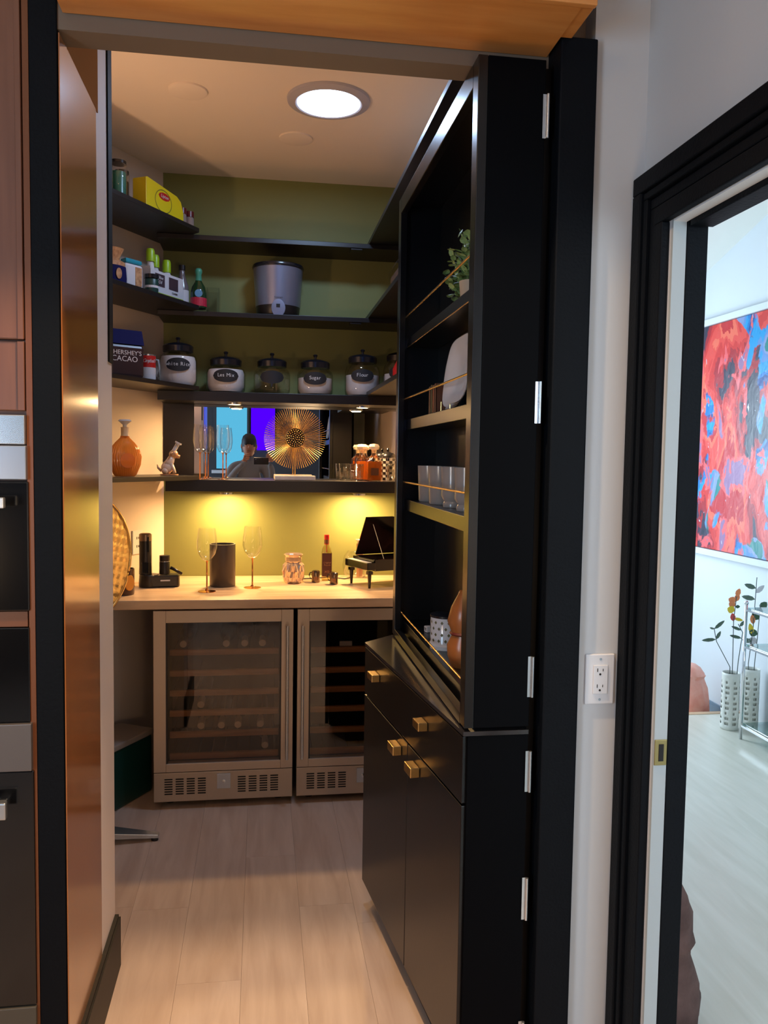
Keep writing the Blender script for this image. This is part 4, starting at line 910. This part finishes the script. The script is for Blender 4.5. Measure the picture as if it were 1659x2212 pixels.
# wedge shaped base cabinet, its front angled out toward the free edge
def front_x(y): return 0.354+(0.468-0.354)*(2.72-y)/(2.72-1.794)
fa = (front_x(2.72), 2.72); fb = (0.4655, 1.792)
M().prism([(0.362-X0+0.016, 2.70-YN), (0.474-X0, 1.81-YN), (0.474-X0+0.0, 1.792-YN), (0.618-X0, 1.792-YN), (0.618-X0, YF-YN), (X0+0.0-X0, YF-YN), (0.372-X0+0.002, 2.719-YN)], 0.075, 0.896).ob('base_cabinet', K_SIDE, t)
M().prism([(fa[0]-X0-0.002, 2.7215-YN), (0.4625-X0, 1.790-YN), (0.618-X0, 1.790-YN), (0.618-X0, YF-YN), (0.462-X0, YF-YN)], 0.897, 0.907).ob('cabinet_top', mat('polished_top', (40, 38, 40), 0.14, spec=0.8), t)
M().prism([(0.40-X0, 2.65-YN), (0.478-X0, 1.95-YN), (0.50-X0, 1.83-YN), (0.60-X0, 1.83-YN), (0.60-X0, 2.78-YN), (0.46-X0, 2.78-YN)], 0.0, 0.0745).ob('toe_kick', K_BLACK, t)
ang = math.atan2(fb[1]-fa[1], fb[0]-fa[0])
Lf = math.hypot(fb[1]-fa[1], fb[0]-fa[0])
fm = Matrix.Translation((fa[0]-X0, fa[1]-YN, 0)) @ Matrix.Rotation(ang, 4, 'Z')
def fbx(nm, a, b_, z0, z1, d0, d1, m_, par, bev=0.0015):
    return M().box(a, d0, z0, b_, d1, z1, mtx=fm).ob(nm, m_, par, bev=bev)
# local x runs from the free edge to the hinge edge; -y is the room side
dr = fbx('drawer_front', 0.004, Lf-0.006, 0.735, 0.893, -0.002, 0.016, K_BLACK, t)
Xs = 0.505
dl = fbx('cabinet_door', 0.004, Xs-0.0025, 0.078, 0.729, -0.002, 0.016, K_BLACK, t)
dr2 = fbx('cabinet_door', Xs+0.0025, Lf-0.006, 0.078, 0.729, -0.002, 0.016, K_BLACK, t)
def hnd(a, z, par, L=0.05, h=0.022):
    o = fbx('handle', a-L/2, a+L/2, z-h/2, z+h/2, -0.029, -0.0025, K_GOLD, par, 0.002); o['label'] = 'brass block handle'
hnd(0.170, 0.835, dr, 0.06); hnd(0.655, 0.835, dr, 0.05)
hnd(Xs-0.085, 0.690, dl, 0.06, 0.026); hnd(Xs+0.085, 0.690, dr2, 0.06, 0.026)
for z0, z1 in ((2.245, 2.340), (1.616, 1.710), (0.985, 1.080), (0.760, 0.857), (0.451, 0.553), (0.10, 0.20)):
    M().cyl((0.6225-X0, -0.004, z0), (0.6225-X0, -0.004, z1), 0.0036, seg=10).box(0.612-X0, -0.0015, z0, 0.6225-X0, -0.0002, z1).ob('hinge', K_STEELB, t, smooth=True)

# things on the bookcase door
t = thing('potted_plant', 'small leafy green plant in a pale pot on the bookcase door', 'plant', (0.553, 2.155, 1.9458))
M().lathe([(0, 0), (0.028, 0), (0.034, 0.06), (0.031, 0.06), (0, 0.05)], 20).ob('pot', mat('pale_pot', (176, 160, 140), 0.6), t, smooth=True)
fo = M(); st = M()
rnd = random.Random(3)
for i in range(44):
    a = rnd.uniform(0, 2*PI); el = rnd.uniform(0.2, 1.5); L = rnd.uniform(0.08, 0.23) if el > 0.9 else rnd.uniform(0.08, 0.2)
    d = Vector((math.cos(a)*math.cos(el)*0.28, math.sin(a)*math.cos(el)+0.15, math.sin(el))).normalized()
    pts_ = [Vector((0, 0, 0.05))+d*L*f+Vector((0, 0, -0.06*f*f)) for f in (0, 0.35, 0.7, 1)]
    for p_ in pts_: p_.x = max(-0.045, min(0.04, p_.x))
    st.tube(pts_, 0.0012, 4)
    for f in range(9):
        q = pts_[0].lerp(pts_[-1], 0.25+0.75*f/8); q.z = q.z+0.01*math.sin(f)
        q.x = max(-0.045, min(0.04, q.x))
        dd = Vector((rnd.uniform(-0.6, 0.2), rnd.uniform(-1, 1), rnd.uniform(-0.5, 1)))
        fo.leaf(q, dd, rnd.uniform(0.018, 0.028), rnd.uniform(0.016, 0.024))
st.ob('stems', K_STEM, t)
fo.ob('foliage', K_PLANT, t)['kind'] = 'stuff'
def plate(x, y, lab):
    t = thing('plate', lab, 'plate', (x, y, 1.6685), group='white plates standing on the bookcase door')
    mt = Matrix.Translation((0, 0, 0.099)) @ Matrix.Rotation(-PI/2+0.12, 4, 'Y')
    fl2 = lambda a, z: (1/(abs(math.cos(a))**4+abs(math.sin(a))**4)**0.25)
    M().lathe([(0, 0), (0.052, 0), (0.066, 0.010), (0.088, 0.015), (0.089, 0.018), (0.064, 0.014), (0.050, 0.004), (0, 0.004)], 48, mtx=mt, rfun=fl2, sy=1.5).ob('dish', K_CERAM, t, smooth=True)
for i, l_ in enumerate(('front white plate of the three standing on the bookcase door', 'middle white plate of the three standing on the bookcase door', 'rear white plate of the three standing on the bookcase door')):
    plate(0.530+i*0.022, 2.135+0.110*i, l_)
t = thing('plate_rack', 'small gold plate rack holding up the white plates', 'rack', (0.545, 2.28, 1.6685))
M().box(-0.03, -0.06, 0.0, 0.035, -0.056, 0.003).box(-0.03, 0.056, 0.0, 0.035, 0.06, 0.003).cyl((-0.029, 0.058, 0.0), (-0.029, 0.058, 0.03), 0.0015, seg=6).cyl((-0.029, -0.058, 0), (-0.029, -0.058, 0.03), 0.0015, seg=6).ob('rack_frame', K_GOLD, t)
for i, lab in enumerate(('thin brown book standing on the bookcase door, nearest the free edge', 'thin brown book standing on the bookcase door, second from the free edge', 'thin brown book standing on the bookcase door, third from the free edge', 'thin brown book standing on the bookcase door, beside the plates')):
    y = 2.510-0.028*i; c = [(96, 60, 34), (74, 66, 34), (126, 66, 34), (88, 50, 30)][i]
    b_ = thing('book', lab, 'book', (0.552, y, 1.6685), group='thin books beside the plates')
    h = 0.088+0.003*(i % 2)
    M().box(-0.035, -0.012, 0, -0.033, 0.012, h).box(-0.035, -0.012, 0, 0.035, -0.0105, h).box(-0.035, 0.0105, 0, 0.035, 0.012, h).ob('cover', mat('book_cloth', c, 0.7), b_)
    B(-0.032, -0.0103, 0.001, 0.033, 0.0103, h-0.003).ob('pages', K_MARBLE, b_)
def mug(x, y, lab, footed=False):
    t = thing('mug', lab, 'mug', (x, y, 1.3925), PI/2, group='taupe mugs in a row on the bookcase door')
    if footed: pr = [(0, 0), (0.028, 0), (0.030, 0.010), (0.026, 0.018), (0.035, 0.034), (0.034, 0.07), (0.037, 0.118), (0.034, 0.118), (0.032, 0.03), (0, 0.028)]
    else: pr = [(0, 0), (0.034, 0), (0.036, 0.004), (0.041, 0.118), (0.038, 0.118), (0.034, 0.008), (0, 0.007)]
    M().lathe(pr, 30).ob('cup', K_MUG, t, smooth=True)
    M().tube([(0.038, 0, 0.098), (0.060, 0, 0.094), (0.066, 0, 0.065), (0.056, 0, 0.035), (0.036, 0, 0.028)], 0.0055, 8).ob('handle', K_MUG, t, smooth='all')
    return t
mug(0.552, 2.650, 'taupe mug with its handle toward the free edge, first in the row')
mug(0.552, 2.480, 'taupe mug in the middle of the row on the bookcase door')
mug(0.552, 2.315, 'footed taupe mug, third in the row on the bookcase door', True)
mug(0.552, 2.150, 'footed taupe mug at the hinge end of the row', True)
t = thing('patterned_canister', 'white patterned canister with black rim on the lowest bookcase shelf', 'canister', (0.552, 2.375, 0.9655))
M().lathe([(0, 0), (0.046, 0), (0.050, 0.012), (0.046, 0.02), (0.046, 0.095), (0, 0.095)], 36).ob('can_body', K_CERAM, t, smooth=True)
pp = M()
for i in range(14):
    for j in range(4):
        a = 2*PI*i/14+0.2*(j % 2); z = 0.028+j*0.018
        pp.b.faces.new([pp.b.verts.new((0.0466*math.cos(a+da), 0.0466*math.sin(a+da), z+dz)) for da, dz in ((-0.10, 0), (0, -0.005), (0.10, 0), (0, 0.006))])
pp.ob('pattern', mat('olive_pattern', (96, 92, 60), 0.5), t)
M().lathe([(0, 0.0955), (0.048, 0.0955), (0.048, 0.102), (0.02, 0.106), (0, 0.106)], 36).ob('lid', K_LIDB, t, smooth=True)
t = thing('die_ornament', 'tiny white cube ornament beside the patterned canister', 'ornament', (0.545, 2.60, 0.9655), 0.3)
B(-0.010, -0.010, 0, 0.010, 0.010, 0.020).ob('cube_body', K_CERAM, t, bev=0.002)
M().box(-0.0108, -0.006, 0.012, -0.0102, 0.005, 0.014).box(-0.0108, -0.006, 0.007, -0.0102, 0.003, 0.009).ob('marks', K_DARK, t)
t = thing('amber_figure', 'amber brown rounded ceramic vase on the lowest bookcase shelf', 'vase', (0.550, 2.155, 0.9655))
M().lathe([(0, 0), (0.032, 0), (0.042, 0.03), (0.044, 0.06), (0.032, 0.085), (0.034, 0.10), (0.044, 0.125), (0.034, 0.165), (0.016, 0.20), (0.012, 0.21), (0, 0.211)], 28).ob('vase_body', K_ORANGEC, t, smooth='all')
M().lathe([(0.0345, 0.088), (0.038, 0.092), (0.0345, 0.097)], 28).ob('neck_ring', K_MAROON, t, smooth=True)

# ------------------------------------------------------------------ oven tower on the left
t = thing('oven_cabinet', 'brown wood cabinet with raised panel door around the ovens', 'cabinet', (-0.80, 1.85, 0))
B(-0.30, 0.021, 0.0, 0.315, 0.07, 2.99).ob('carcass', K_CABD, t)
B(0.303, 0.0, 0.0, 0.3155, 0.02, 2.99).ob('edge_strip', K_CABD, t)
dd_ = M().box(-0.29, 0.0, 1.772, 0.300, 0.02, 2.98).ob('cabinet_door', K_CAB, t, bev=0.003)
M().box(-0.29+0.06, -0.006, 1.835, 0.300-0.062, 0.0, 2.92).ob('raised_panel', K_CAB, dd_, bev=0.005)
M().box(-0.222, -0.0025, 1.843, 0.230, -0.0005, 2.912).box(0.288, -0.004, 1.772, 0.300, 0.0, 2.98).ob('door_bead', K_CAB, dd_, bev=0.002)
M().box(-0.29, 0.004, 1.622, 0.300, 0.02, 1.768).ob('filler_panel', K_CAB, t, bev=0.002)
M().box(0.286, -0.002, 1.622, 0.300, 0.004, 1.768).ob('filler_stile', K_CAB, t, bev=0.001)
o_ = thing('built_in_oven', 'built in oven stack with steel control panel and black glass doors', 'oven', (-0.80, 1.85, 0))
M().box(-0.28, -0.012, 1.549, 0.302, 0.018, 1.612).ob('control_panel', K_STEELB, o_, bev=0.002)
M().box(-0.28, -0.012, 1.474, 0.304, 0.018, 1.547).ob('upper_door_trim', mat('satin_steel', (160, 164, 172), 0.3, metal=0.8), o_, bev=0.002)
M().box(-0.28, -0.006, 1.190, 0.306, 0.018, 1.470).ob('upper_glass_door', K_GLOSSB, o_, bev=0.003)
h_ = M().box(-0.26, -0.055, 1.415, 0.270, -0.04, 1.438).box(0.235, -0.04, 1.42, 0.255, -0.006, 1.433).ob('upper_handle', K_STEELB, o_, bev=0.002)
M().box(-0.28, 0.0, 1.155, 0.300, 0.018, 1.188).ob('wood_rail', K_CABD, o_)
M().box(-0.28, -0.004, 0.945, 0.304, 0.018, 1.153).ob('middle_glass', K_GLOSSB, o_, bev=0.002)
M().box(-0.28, -0.014, 0.838, 0.308, 0.018, 0.943).ob('lower_control_panel', mat('satin_steel_dark', (120, 116, 116), 0.35, metal=0.7), o_, bev=0.002)
M().box(-0.28, -0.006, 0.30, 0.310, 0.018, 0.836).ob('lower_glass_door', K_GLOSSB, o_, bev=0.003)
M().box(-0.26, -0.055, 0.748, 0.265, -0.04, 0.785).box(0.235, -0.04, 0.758, 0.255, -0.006, 0.775).ob('lower_handle', K_STEELB, o_, bev=0.003)
M().box(-0.28, -0.010, 0.02, 0.310, 0.018, 0.298).ob('bottom_drawer', mat('oven_drawer', (74, 70, 62), 0.35), o_, bev=0.002)

# ------------------------------------------------------------------ outlet on the hall wall
t = thing('power_outlet', 'white double outlet on the narrow hall wall by the door casing', 'outlet', (0.789, 1.7965, 1.022))
B(-0.0355, -0.007, -0.060, 0.0355, 0, 0.060).ob('cover_plate', K_OUTLET, t, bev=0.003)
B(-0.0175, -0.0105, -0.034, 0.0175, -0.007, 0.034).ob('socket_face', K_OUTLET, t, bev=0.001)
for z in (0.019, -0.019):
    s_ = M().box(-0.009, -0.0112, z, -0.0072, -0.0105, z+0.008).box(0.0045, -0.0112, z+0.001, 0.006, -0.0105, z+0.007)
    s_.lathe([(0, 0), (0.0026, 0), (0.0026, 0.0008), (0, 0.0008)], 12, mtx=Matrix.Translation((-0.0015, -0.0104, z-0.006)) @ Matrix.Rotation(PI/2, 4, 'X'))
    s_.ob('socket_slots', K_DARK, t)
for z in (0.048, -0.048):
    M().lathe([(0, 0), (0.003, 0), (0.003, 0.001), (0, 0.001)], 12, mtx=Matrix.Translation((0.0, -0.007, z)) @ Matrix.Rotation(PI/2, 4, 'X')).ob('screw', K_STEELB, t)

# ------------------------------------------------------------------ bright room: painting, lamp, vases, etagere, plush
def paint_mat():
    m = bpy.data.materials.new('abstract_oil_paint'); m.use_nodes = True; nt = m.node_tree; b = nt.nodes['Principled BSDF']
    b.inputs['Roughness'].default_value = 0.35
    tc = nt.nodes.new('ShaderNodeTexCoord')
    mp = nt.nodes.new('ShaderNodeMapping'); mp.inputs['Scale'].default_value = (1, 1.5, 0.9)
    nt.links.new(tc.outputs['Object'], mp.inputs[0])
    def noise(sc, det, dist, off):
        n = nt.nodes.new('ShaderNodeTexNoise'); n.inputs['Scale'].default_value = sc; n.inputs['Detail'].default_value = det; n.inputs['Distortion'].default_value = dist
        ad = nt.nodes.new('ShaderNodeVectorMath'); ad.inputs[1].default_value = off
        nt.links.new(mp.outputs[0], ad.inputs[0]); nt.links.new(ad.outputs[0], n.inputs['Vector']); return n
    def ramp(stops, src):
        r = nt.nodes.new('ShaderNodeValToRGB'); cr = r.color_ramp; cr.interpolation = 'CONSTANT'
        cr.elements[0].position = stops[0][0]; cr.elements[0].color = s2l(stops[0][1])
        cr.elements[1].position = stops[-1][0]; cr.elements[1].color = s2l(stops[-1][1])
        for p_, c_ in stops[1:-1]:
            e = cr.elements.new(p_); e.color = s2l(c_)
        nt.links.new(src.outputs['Fac'], r.inputs[0]); return r
    def mask(a, b_, src):
        r = nt.nodes.new('ShaderNodeValToRGB'); r.color_ramp.elements[0].position = a; r.color_ramp.elements[1].position = b_
        nt.links.new(src.outputs['Fac'], r.inputs[0]); return r
    n1 = noise(2.2, 9, 0.5, (0, 0, 0)); n2 = noise(2.7, 9, 0.7, (5, 3, 8)); n4 = noise(2.4, 8, 0.4, (3, 6, 14)); n3 = noise(9.0, 10, 0.8, (1, 9, 2)); n5 = noise(3.6, 9, 0.6, (7, 7, 1))
    A = ramp([(0.0, (44, 48, 66)), (0.40, (60, 50, 72)), (0.43, (168, 34, 44)), (0.47, (208, 52, 48)), (0.51, (226, 74, 66)), (0.55, (236, 108, 84)), (0.60, (196, 40, 46))], n1)
    Bc = ramp([(0.0, (20, 70, 140)), (0.42, (10, 116, 190)), (0.47, (22, 150, 210)), (0.52, (92, 140, 200)), (0.56, (130, 150, 196)), (0.60, (40, 130, 130))], n2)
    Cc = ramp([(0.0, (206, 130, 170)), (0.47, (226, 120, 140)), (0.52, (232, 96, 100)), (0.62, (150, 110, 150))], n5)
    m1 = nt.nodes.new('ShaderNodeMixRGB'); nt.links.new(mask(0.56, 0.575, n4).outputs[0], m1.inputs[0]); nt.links.new(A.outputs[0], m1.inputs[1]); nt.links.new(Bc.outputs[0], m1.inputs[2])
    m2 = nt.nodes.new('ShaderNodeMixRGB'); nt.links.new(mask(0.57, 0.585, n5).outputs[0], m2.inputs[0]); nt.links.new(m1.outputs[0], m2.inputs[1]); nt.links.new(Cc.outputs[0], m2.inputs[2])
    mx2 = nt.nodes.new('ShaderNodeMixRGB'); nt.links.new(mask(0.685, 0.70, n3).outputs[0], mx2.inputs[0]); nt.links.new(m2.outputs[0], mx2.inputs[1]); mx2.inputs[2].default_value = s2l((206, 208, 226))
    nt.links.new(mx2.outputs[0], b.inputs['Base Color'])
    bp_ = nt.nodes.new('ShaderNodeBump'); bp_.inputs['Strength'].default_value = 0.5; bp_.inputs['Distance'].default_value = 0.01
    nt.links.new(n3.outputs['Fac'], bp_.inputs['Height']); nt.links.new(bp_.outputs[0], b.inputs['Normal'])
    return m
t = thing('painting', 'large red, blue and pink abstract painting in a white frame', 'painting', (2.949, 4.38, 0.93))
B(-0.030, -0.84, 0.045, -0.002, 0.79, 1.505).ob('canvas', paint_mat(), t)
M().box(-0.045, -0.88, 0.0, 0, 0.84, 0.04).box(-0.045, -0.88, 1.51, 0, 0.84, 1.55).box(-0.045, 0.80, 0.04, 0, 0.84, 1.51).box(-0.045, -0.88, 0.04, 0, -0.845, 1.51).ob('frame', K_WHITE, t, bev=0.002)
t = thing('salt_lamp', 'pink rounded salt rock on the floor beyond the threshold', 'salt lamp', (2.700, 4.80, -0.1295))
rk = lambda a, z: 1+0.06*math.sin(a*5+z*40)+0.04*math.sin(a*11+z*90)
M().lathe([(0, 0), (0.13, 0), (0.135, 0.10), (0.138, 0.17), (0.125, 0.24), (0.10, 0.30), (0.112, 0.325), (0.085, 0.36), (0.05, 0.385), (0, 0.395)], 48, rfun=rk).ob('rock', K_PINK, t, smooth=True)
def vase(x, y, lab, r=0.05, h=0.33, m_=K_VASE, z=0.0005, grp='perforated white cylinder vases'):
    t = thing('cylinder_vase', lab, 'vase', (x, y, z), group=grp)
    body = M(); N_ = 28; rows = 22; v_ = [[body.b.verts.new((r*math.cos(2*PI*(i+0.0)/N_), r*math.sin(2*PI*i/N_), h*j/rows)) for i in range(N_)] for j in range(rows+1)]
    for j in range(rows):
        for i in range(N_):
            if 1 <= j < rows-2 and (i % 4 in (0, 1)) and j % 2 == 0 and (i % 4 == 0 or (j//2) % 3): continue
            k_ = (i+1) % N_
            body.b.faces.new([v_[j][i], v_[j][k_], v_[j+1][k_], v_[j+1][i]])
    o = body.ob('perforated_wall', m_, t, smooth='all')
    md = o.modifiers.new('sol', 'SOLIDIFY'); md.thickness = 0.002
    M().lathe([(0, 0.0), (r*0.98, 0.0), (r*0.98, 0.004), (0, 0.004)], 28).ob('bottom', m_, t)
    M().lathe([(r-0.006, 0.008), (r-0.006, h*0.96)], 28).ob('liner', mat('liner', (186, 186, 176), 0.6), t, smooth='all')
    return t
vase(2.695, 4.30, 'white perforated vase left of the chrome shelf post')
vase(2.865, 4.37, 'white perforated vase right of the chrome shelf post')
vase(2.840, 3.98, 'gold hammered vase on the bottom glass shelf', 0.055, 0.20, K_GOLD, 0.098, None)
def spray(name, lab, cat, x, y, z0, specs):
    t = thing(name, lab, cat, (x, y, z0))
    s_ = M()
    for pts_, _l in specs: s_.tube(pts_, 0.0025, 5)
    s_.ob('stem', K_STEM, t, smooth='all')
    for pts_, leaves in specs:
        for (f, d, L, w, m_) in leaves:
            a_, b__ = Vector(pts_[0]), Vector(pts_[-1]); p_ = a_.lerp(b__, f)
            if len(pts_) > 2:
                k_ = f*(len(pts_)-1); i_ = min(int(k_), len(pts_)-2); p_ = Vector(pts_[i_]).lerp(Vector(pts_[i_+1]), k_-i_)
            M().leaf(p_, d, L, w, (0.3, 1, 0)).ob('petal' if m_ in (K_PETALY, K_PETALO, K_PETALR) else 'leaf', m_, t)
    return t
spray('flower_stems', 'grey leafed stems with yellow and coral flowers in the left white vase', 'flowers', 2.695, 4.30, 0.012, [
    ([(0, 0, 0), (-0.01, 0, 0.35), (-0.10, 0, 0.50), (-0.12, 0, 0.58)], [(0.72, (-1, 0, -0.05), 0.09, 0.022, K_LEAF), (0.72, (0.5, 0, 0.9), 0.055, 0.02, K_LEAF), (0.97, (0.9, 0, 0.7), 0.08, 0.022, K_LEAF), (0.97, (-0.6, 0, 0.2), 0.03, 0.012, K_LEAF)]),
    ([(0.01, 0, 0), (0.005, 0, 0.40), (0.0, 0, 0.62), (0.012, 0, 0.76)], [(0.66, (-0.2, 0, 1), 0.05, 0.030, K_PETALR), (0.70, (0.8, 0, -0.2), 0.06, 0.02, K_PETALY), (0.80, (-0.8, 0, 0.3), 0.05, 0.045, K_PETALY), (0.87, (-0.9, 0, 0.4), 0.045, 0.040, K_PETALO), (0.93, (-0.8, 0, 0.3), 0.05, 0.042, K_PETALO), (0.93, (0.3, 0, 1), 0.05, 0.03, K_PETALO), (1.0, (0.4, 0, 1), 0.05, 0.03, K_PETALO), (0.86, (0.9, 0, 0.0), 0.03, 0.02, K_LEAFD)]),
    ([(0.02, 0, 0), (0.04, 0, 0.38), (0.06, 0, 0.55), (0.03, 0, 0.60)], [(0.6, (-0.8, 0, 0.2), 0.08, 0.02, K_LEAF), (0.75, (-0.9, 0, 0.35), 0.07, 0.018, K_LEAF), (0.9, (0.5, 0, 0.5), 0.05, 0.02, K_LEAF)])])
spray('flower_stems', 'tall green and orange stems in the right white vase', 'flowers', 2.865, 4.37, 0.012, [
    ([(0, 0, 0), (-0.02, 0, 0.35), (0.0, 0, 0.55), (0.01, 0, 0.86)], [(0.55, (-1, 0, 0.2), 0.06, 0.03, K_LEAF), (0.62, (-0.3, 0, 1), 0.07, 0.03, K_PETALY), (0.7, (-0.2, 0, 1), 0.06, 0.03, K_PETALO), (0.86, (-0.9, 0, 0.2), 0.09, 0.03, K_LEAF), (0.93, (-0.9, 0, 0.3), 0.08, 0.03, K_LEAF), (0.9, (0.7, 0, 0.6), 0.07, 0.03, K_CERAM)]),
    ([(0.01, 0, 0), (0.02, 0, 0.35), (0.03, 0, 0.5), (0.04, 0, 0.70)], [(0.6, (-0.6, 0, 0.3), 0.06, 0.05, K_CERAM), (0.7, (-0.8, 0, 0.3), 0.06, 0.045, K_LEAFD), (0.85, (-0.7, 0, 0.6), 0.06, 0.045, K_LEAFD), (0.95, (0.6, 0, 0.6), 0.06, 0.045, K_LEAFD)])])
t = thing('etagere', 'chrome frame shelf unit with glass shelves at the right edge', 'shelf', (2.655, 3.62, 0.0))
for x, y in ((0, 0.50), (0.27, 0.50), (0, 0.0), (0.27, 0.0)):
    M().cyl((x, y, 0.0), (x, y, 0.76), 0.009, seg=14).ball((x, y, 0.768), 0.013, 8).ob('post', K_CHROME, t, smooth='all')
for z in (0.085, 0.53, 0.735):
    M().box(0.010, 0.0, z, 0.262, 0.50, z+0.007).ob('glass_shelf', K_SHGLASS, t)
    M().box(-0.006, 0.010, z-0.012, 0.002, 0.49, z-0.001).box(0.268, 0.010, z-0.012, 0.276, 0.49, z-0.001).box(0.01, 0.496, z-0.012, 0.26, 0.504, z-0.001).box(0.01, -0.004, z-0.012, 0.26, 0.004, z-0.001).ob('shelf_frame', K_CHROME, t)
t = thing('fleece_bundle', 'rumpled brown fleece bundle on the floor just past the doorway', 'blanket', (1.085, 2.03, 0.0005))
fz = lambda a, z: 1+0.035*math.sin(a*5+z*30)+0.025*math.sin(a*9-z*50)
M().lathe([(0, 0), (0.10, 0), (0.118, 0.03), (0.120, 0.07), (0.108, 0.12), (0.098, 0.16), (0.086, 0.205), (0.088, 0.225), (0.100, 0.240), (0.092, 0.26), (0.088, 0.31), (0.072, 0.36), (0.050, 0.405), (0, 0.43)], 40, rfun=fz).ob('folded_fleece', K_PLUSH, t, smooth='all')

# ------------------------------------------------------------------ photographer, seen in the mirror
def skin_fig(name, pts, edges, radii, m_, parent, sub=2):
    me = bpy.data.meshes.new(name); me.from_pydata(pts, edges, []); me.materials.append(m_)
    o = bpy.data.objects.new(name, me); COL.objects.link(o); o.parent = parent
    md = o.modifiers.new('skin', 'SKIN'); md.use_smooth_shade = True
    for i, r_ in enumerate(radii):
        sv = me.skin_vertices[0].data[i]; sv.radius = (r_, r_) if not isinstance(r_, tuple) else r_; sv.use_root = (i == 0)
    ms = o.modifiers.new('sub', 'SUBSURF'); ms.levels = sub; ms.render_levels = sub
    return o
per = thing('person', 'dark haired person in a grey shirt holding up a phone, seen in the mirror', 'person', (-0.13, -0.48, 0.0))
# local frame: facing +Y
P_ = [(0, 0, 0.95), (0, 0, 1.12), (0, 0, 1.30), (0, 0.0, 1.43), (0, 0.01, 1.50), (0, 0.02, 1.56),
      (-0.17, 0, 1.42), (-0.24, 0.13, 1.24), (-0.12, 0.30, 1.40), (-0.05, 0.37, 1.46),
      (0.17, 0, 1.42), (0.25, 0.13, 1.24), (0.24, 0.30, 1.40), (0.22, 0.37, 1.46),
      (-0.09, 0, 0.90), (-0.10, 0.02, 0.50), (-0.11, 0, 0.09), (-0.11, 0.13, 0.04), (0.09, 0, 0.90), (0.10, 0.02, 0.50), (0.11, 0, 0.09), (0.11, 0.13, 0.04)]
E_ = [(0, 1), (1, 2), (2, 3), (3, 4), (4, 5), (3, 6), (6, 7), (7, 8), (8, 9), (3, 10), (10, 11), (11, 12), (12, 13), (0, 14), (14, 15), (15, 16), (16, 17), (0, 18), (18, 19), (19, 20), (20, 21)]
Rd = [(0.15, 0.11), (0.14, 0.10), (0.155, 0.11), (0.11, 0.09), 0.055, 0.052, 0.065, 0.045, 0.033, 0.027, 0.065, 0.045, 0.033, 0.027, 0.085, 0.062, 0.045, 0.036, 0.085, 0.062, 0.045, 0.036]
skin_fig('body', P_, E_, Rd, K_SHIRT, per)
hd = M(); hd.lathe([(0, 1.535), (0.035, 1.54), (0.055, 1.57), (0.068, 1.61), (0.075, 1.66), (0.074, 1.70), (0.060, 1.745), (0.035, 1.765), (0, 1.77)], 28, cy=0.03, sy=1.18)
hd.ball((0, 0.121, 1.635), 0.011, 8, 0.018).ball((-0.077, 0.03, 1.645), 0.012, 8, 0.028).ball((0.077, 0.03, 1.645), 0.012, 8, 0.028)
hdo = hd.ob('head', K_SKIN, per, smooth='all')
M().ball((-0.03, 0.108, 1.665), 0.010, 8).ball((0.03, 0.108, 1.665), 0.010, 8).ob('eyes', K_DARK, hdo)
M().tube([(-0.022, 0.105, 1.592), (0, 0.110, 1.589), (0.022, 0.105, 1.592)], 0.005, 6).ob('mouth', mat('lips', (150, 84, 76), 0.5), hdo)
M().lathe([(0.077, 1.64), (0.081, 1.67), (0.079, 1.71), (0.064, 1.755), (0.036, 1.778), (0, 1.783)], 28, cy=0.022, sy=1.2).lathe([(0.078, 1.58), (0.083, 1.62), (0.082, 1.68)], 28, cy=0.005, sy=0.95).ob('hair', K_HAIR, per, smooth='all')
tr_ = skin_fig('trousers', [(0, 0, 0.97), (-0.09, 0, 0.90), (-0.10, 0.02, 0.50), (-0.11, 0, 0.10), (0.09, 0, 0.90), (0.10, 0.02, 0.50), (0.11, 0, 0.10)], [(0, 1), (1, 2), (2, 3), (0, 4), (4, 5), (5, 6)], [(0.155, 0.115), 0.095, 0.075, 0.058, 0.095, 0.075, 0.058], K_JEANS, per)
def hand(sgn, cx, cy, cz):
    g_p = [(cx, cy, cz), (cx-sgn*0.01, cy+0.02, cz+0.05)]; g_e = [(0, 1)]; g_r = [(0.026, 0.018), (0.032, 0.014)]
    for k_ in range(4):
        b0 = (cx-sgn*0.012, cy+0.022, cz+0.035+k_*0.017); b1 = (cx-sgn*0.035, cy+0.045, b0[2]+0.004); b2 = (cx-sgn*(0.060-0.004*abs(k_-1.5)), cy+0.040, b0[2]+0.004)
        i0 = len(g_p); g_p += [b0, b1, b2]; g_e += [(1, i0), (i0, i0+1), (i0+1, i0+2)]; g_r += [0.009, 0.0085, 0.0075]
    i0 = len(g_p); g_p += [(cx-sgn*0.02, cy+0.005, cz+0.03), (cx-sgn*0.045, cy+0.012, cz+0.045)]; g_e += [(0, i0), (i0, i0+1)]; g_r += [0.011, 0.009]
    skin_fig('hand', g_p, g_e, g_r, K_SKIN, per, 1)
hand(-1, -0.045, 0.385, 1.47); hand(1, 0.235, 0.385, 1.47)
ph = thing('phone', 'black smartphone held upright at eye level, seen in the mirror', 'phone', (0.0, -0.040, 1.465), 0)
B(-0.075, -0.008, -0.01, 0.075, 0.0, 0.062).ob('phone_body', K_GLOSSB, ph, bev=0.003)
M().lathe([(0, 0), (0.006, 0), (0.006, 0.002), (0, 0.002)], 14, mtx=Matrix.Translation((-0.055, 0.0, 0.045)) @ Matrix.Rotation(-PI/2, 4, 'X')).ob('phone_lens', K_CHROME, ph)
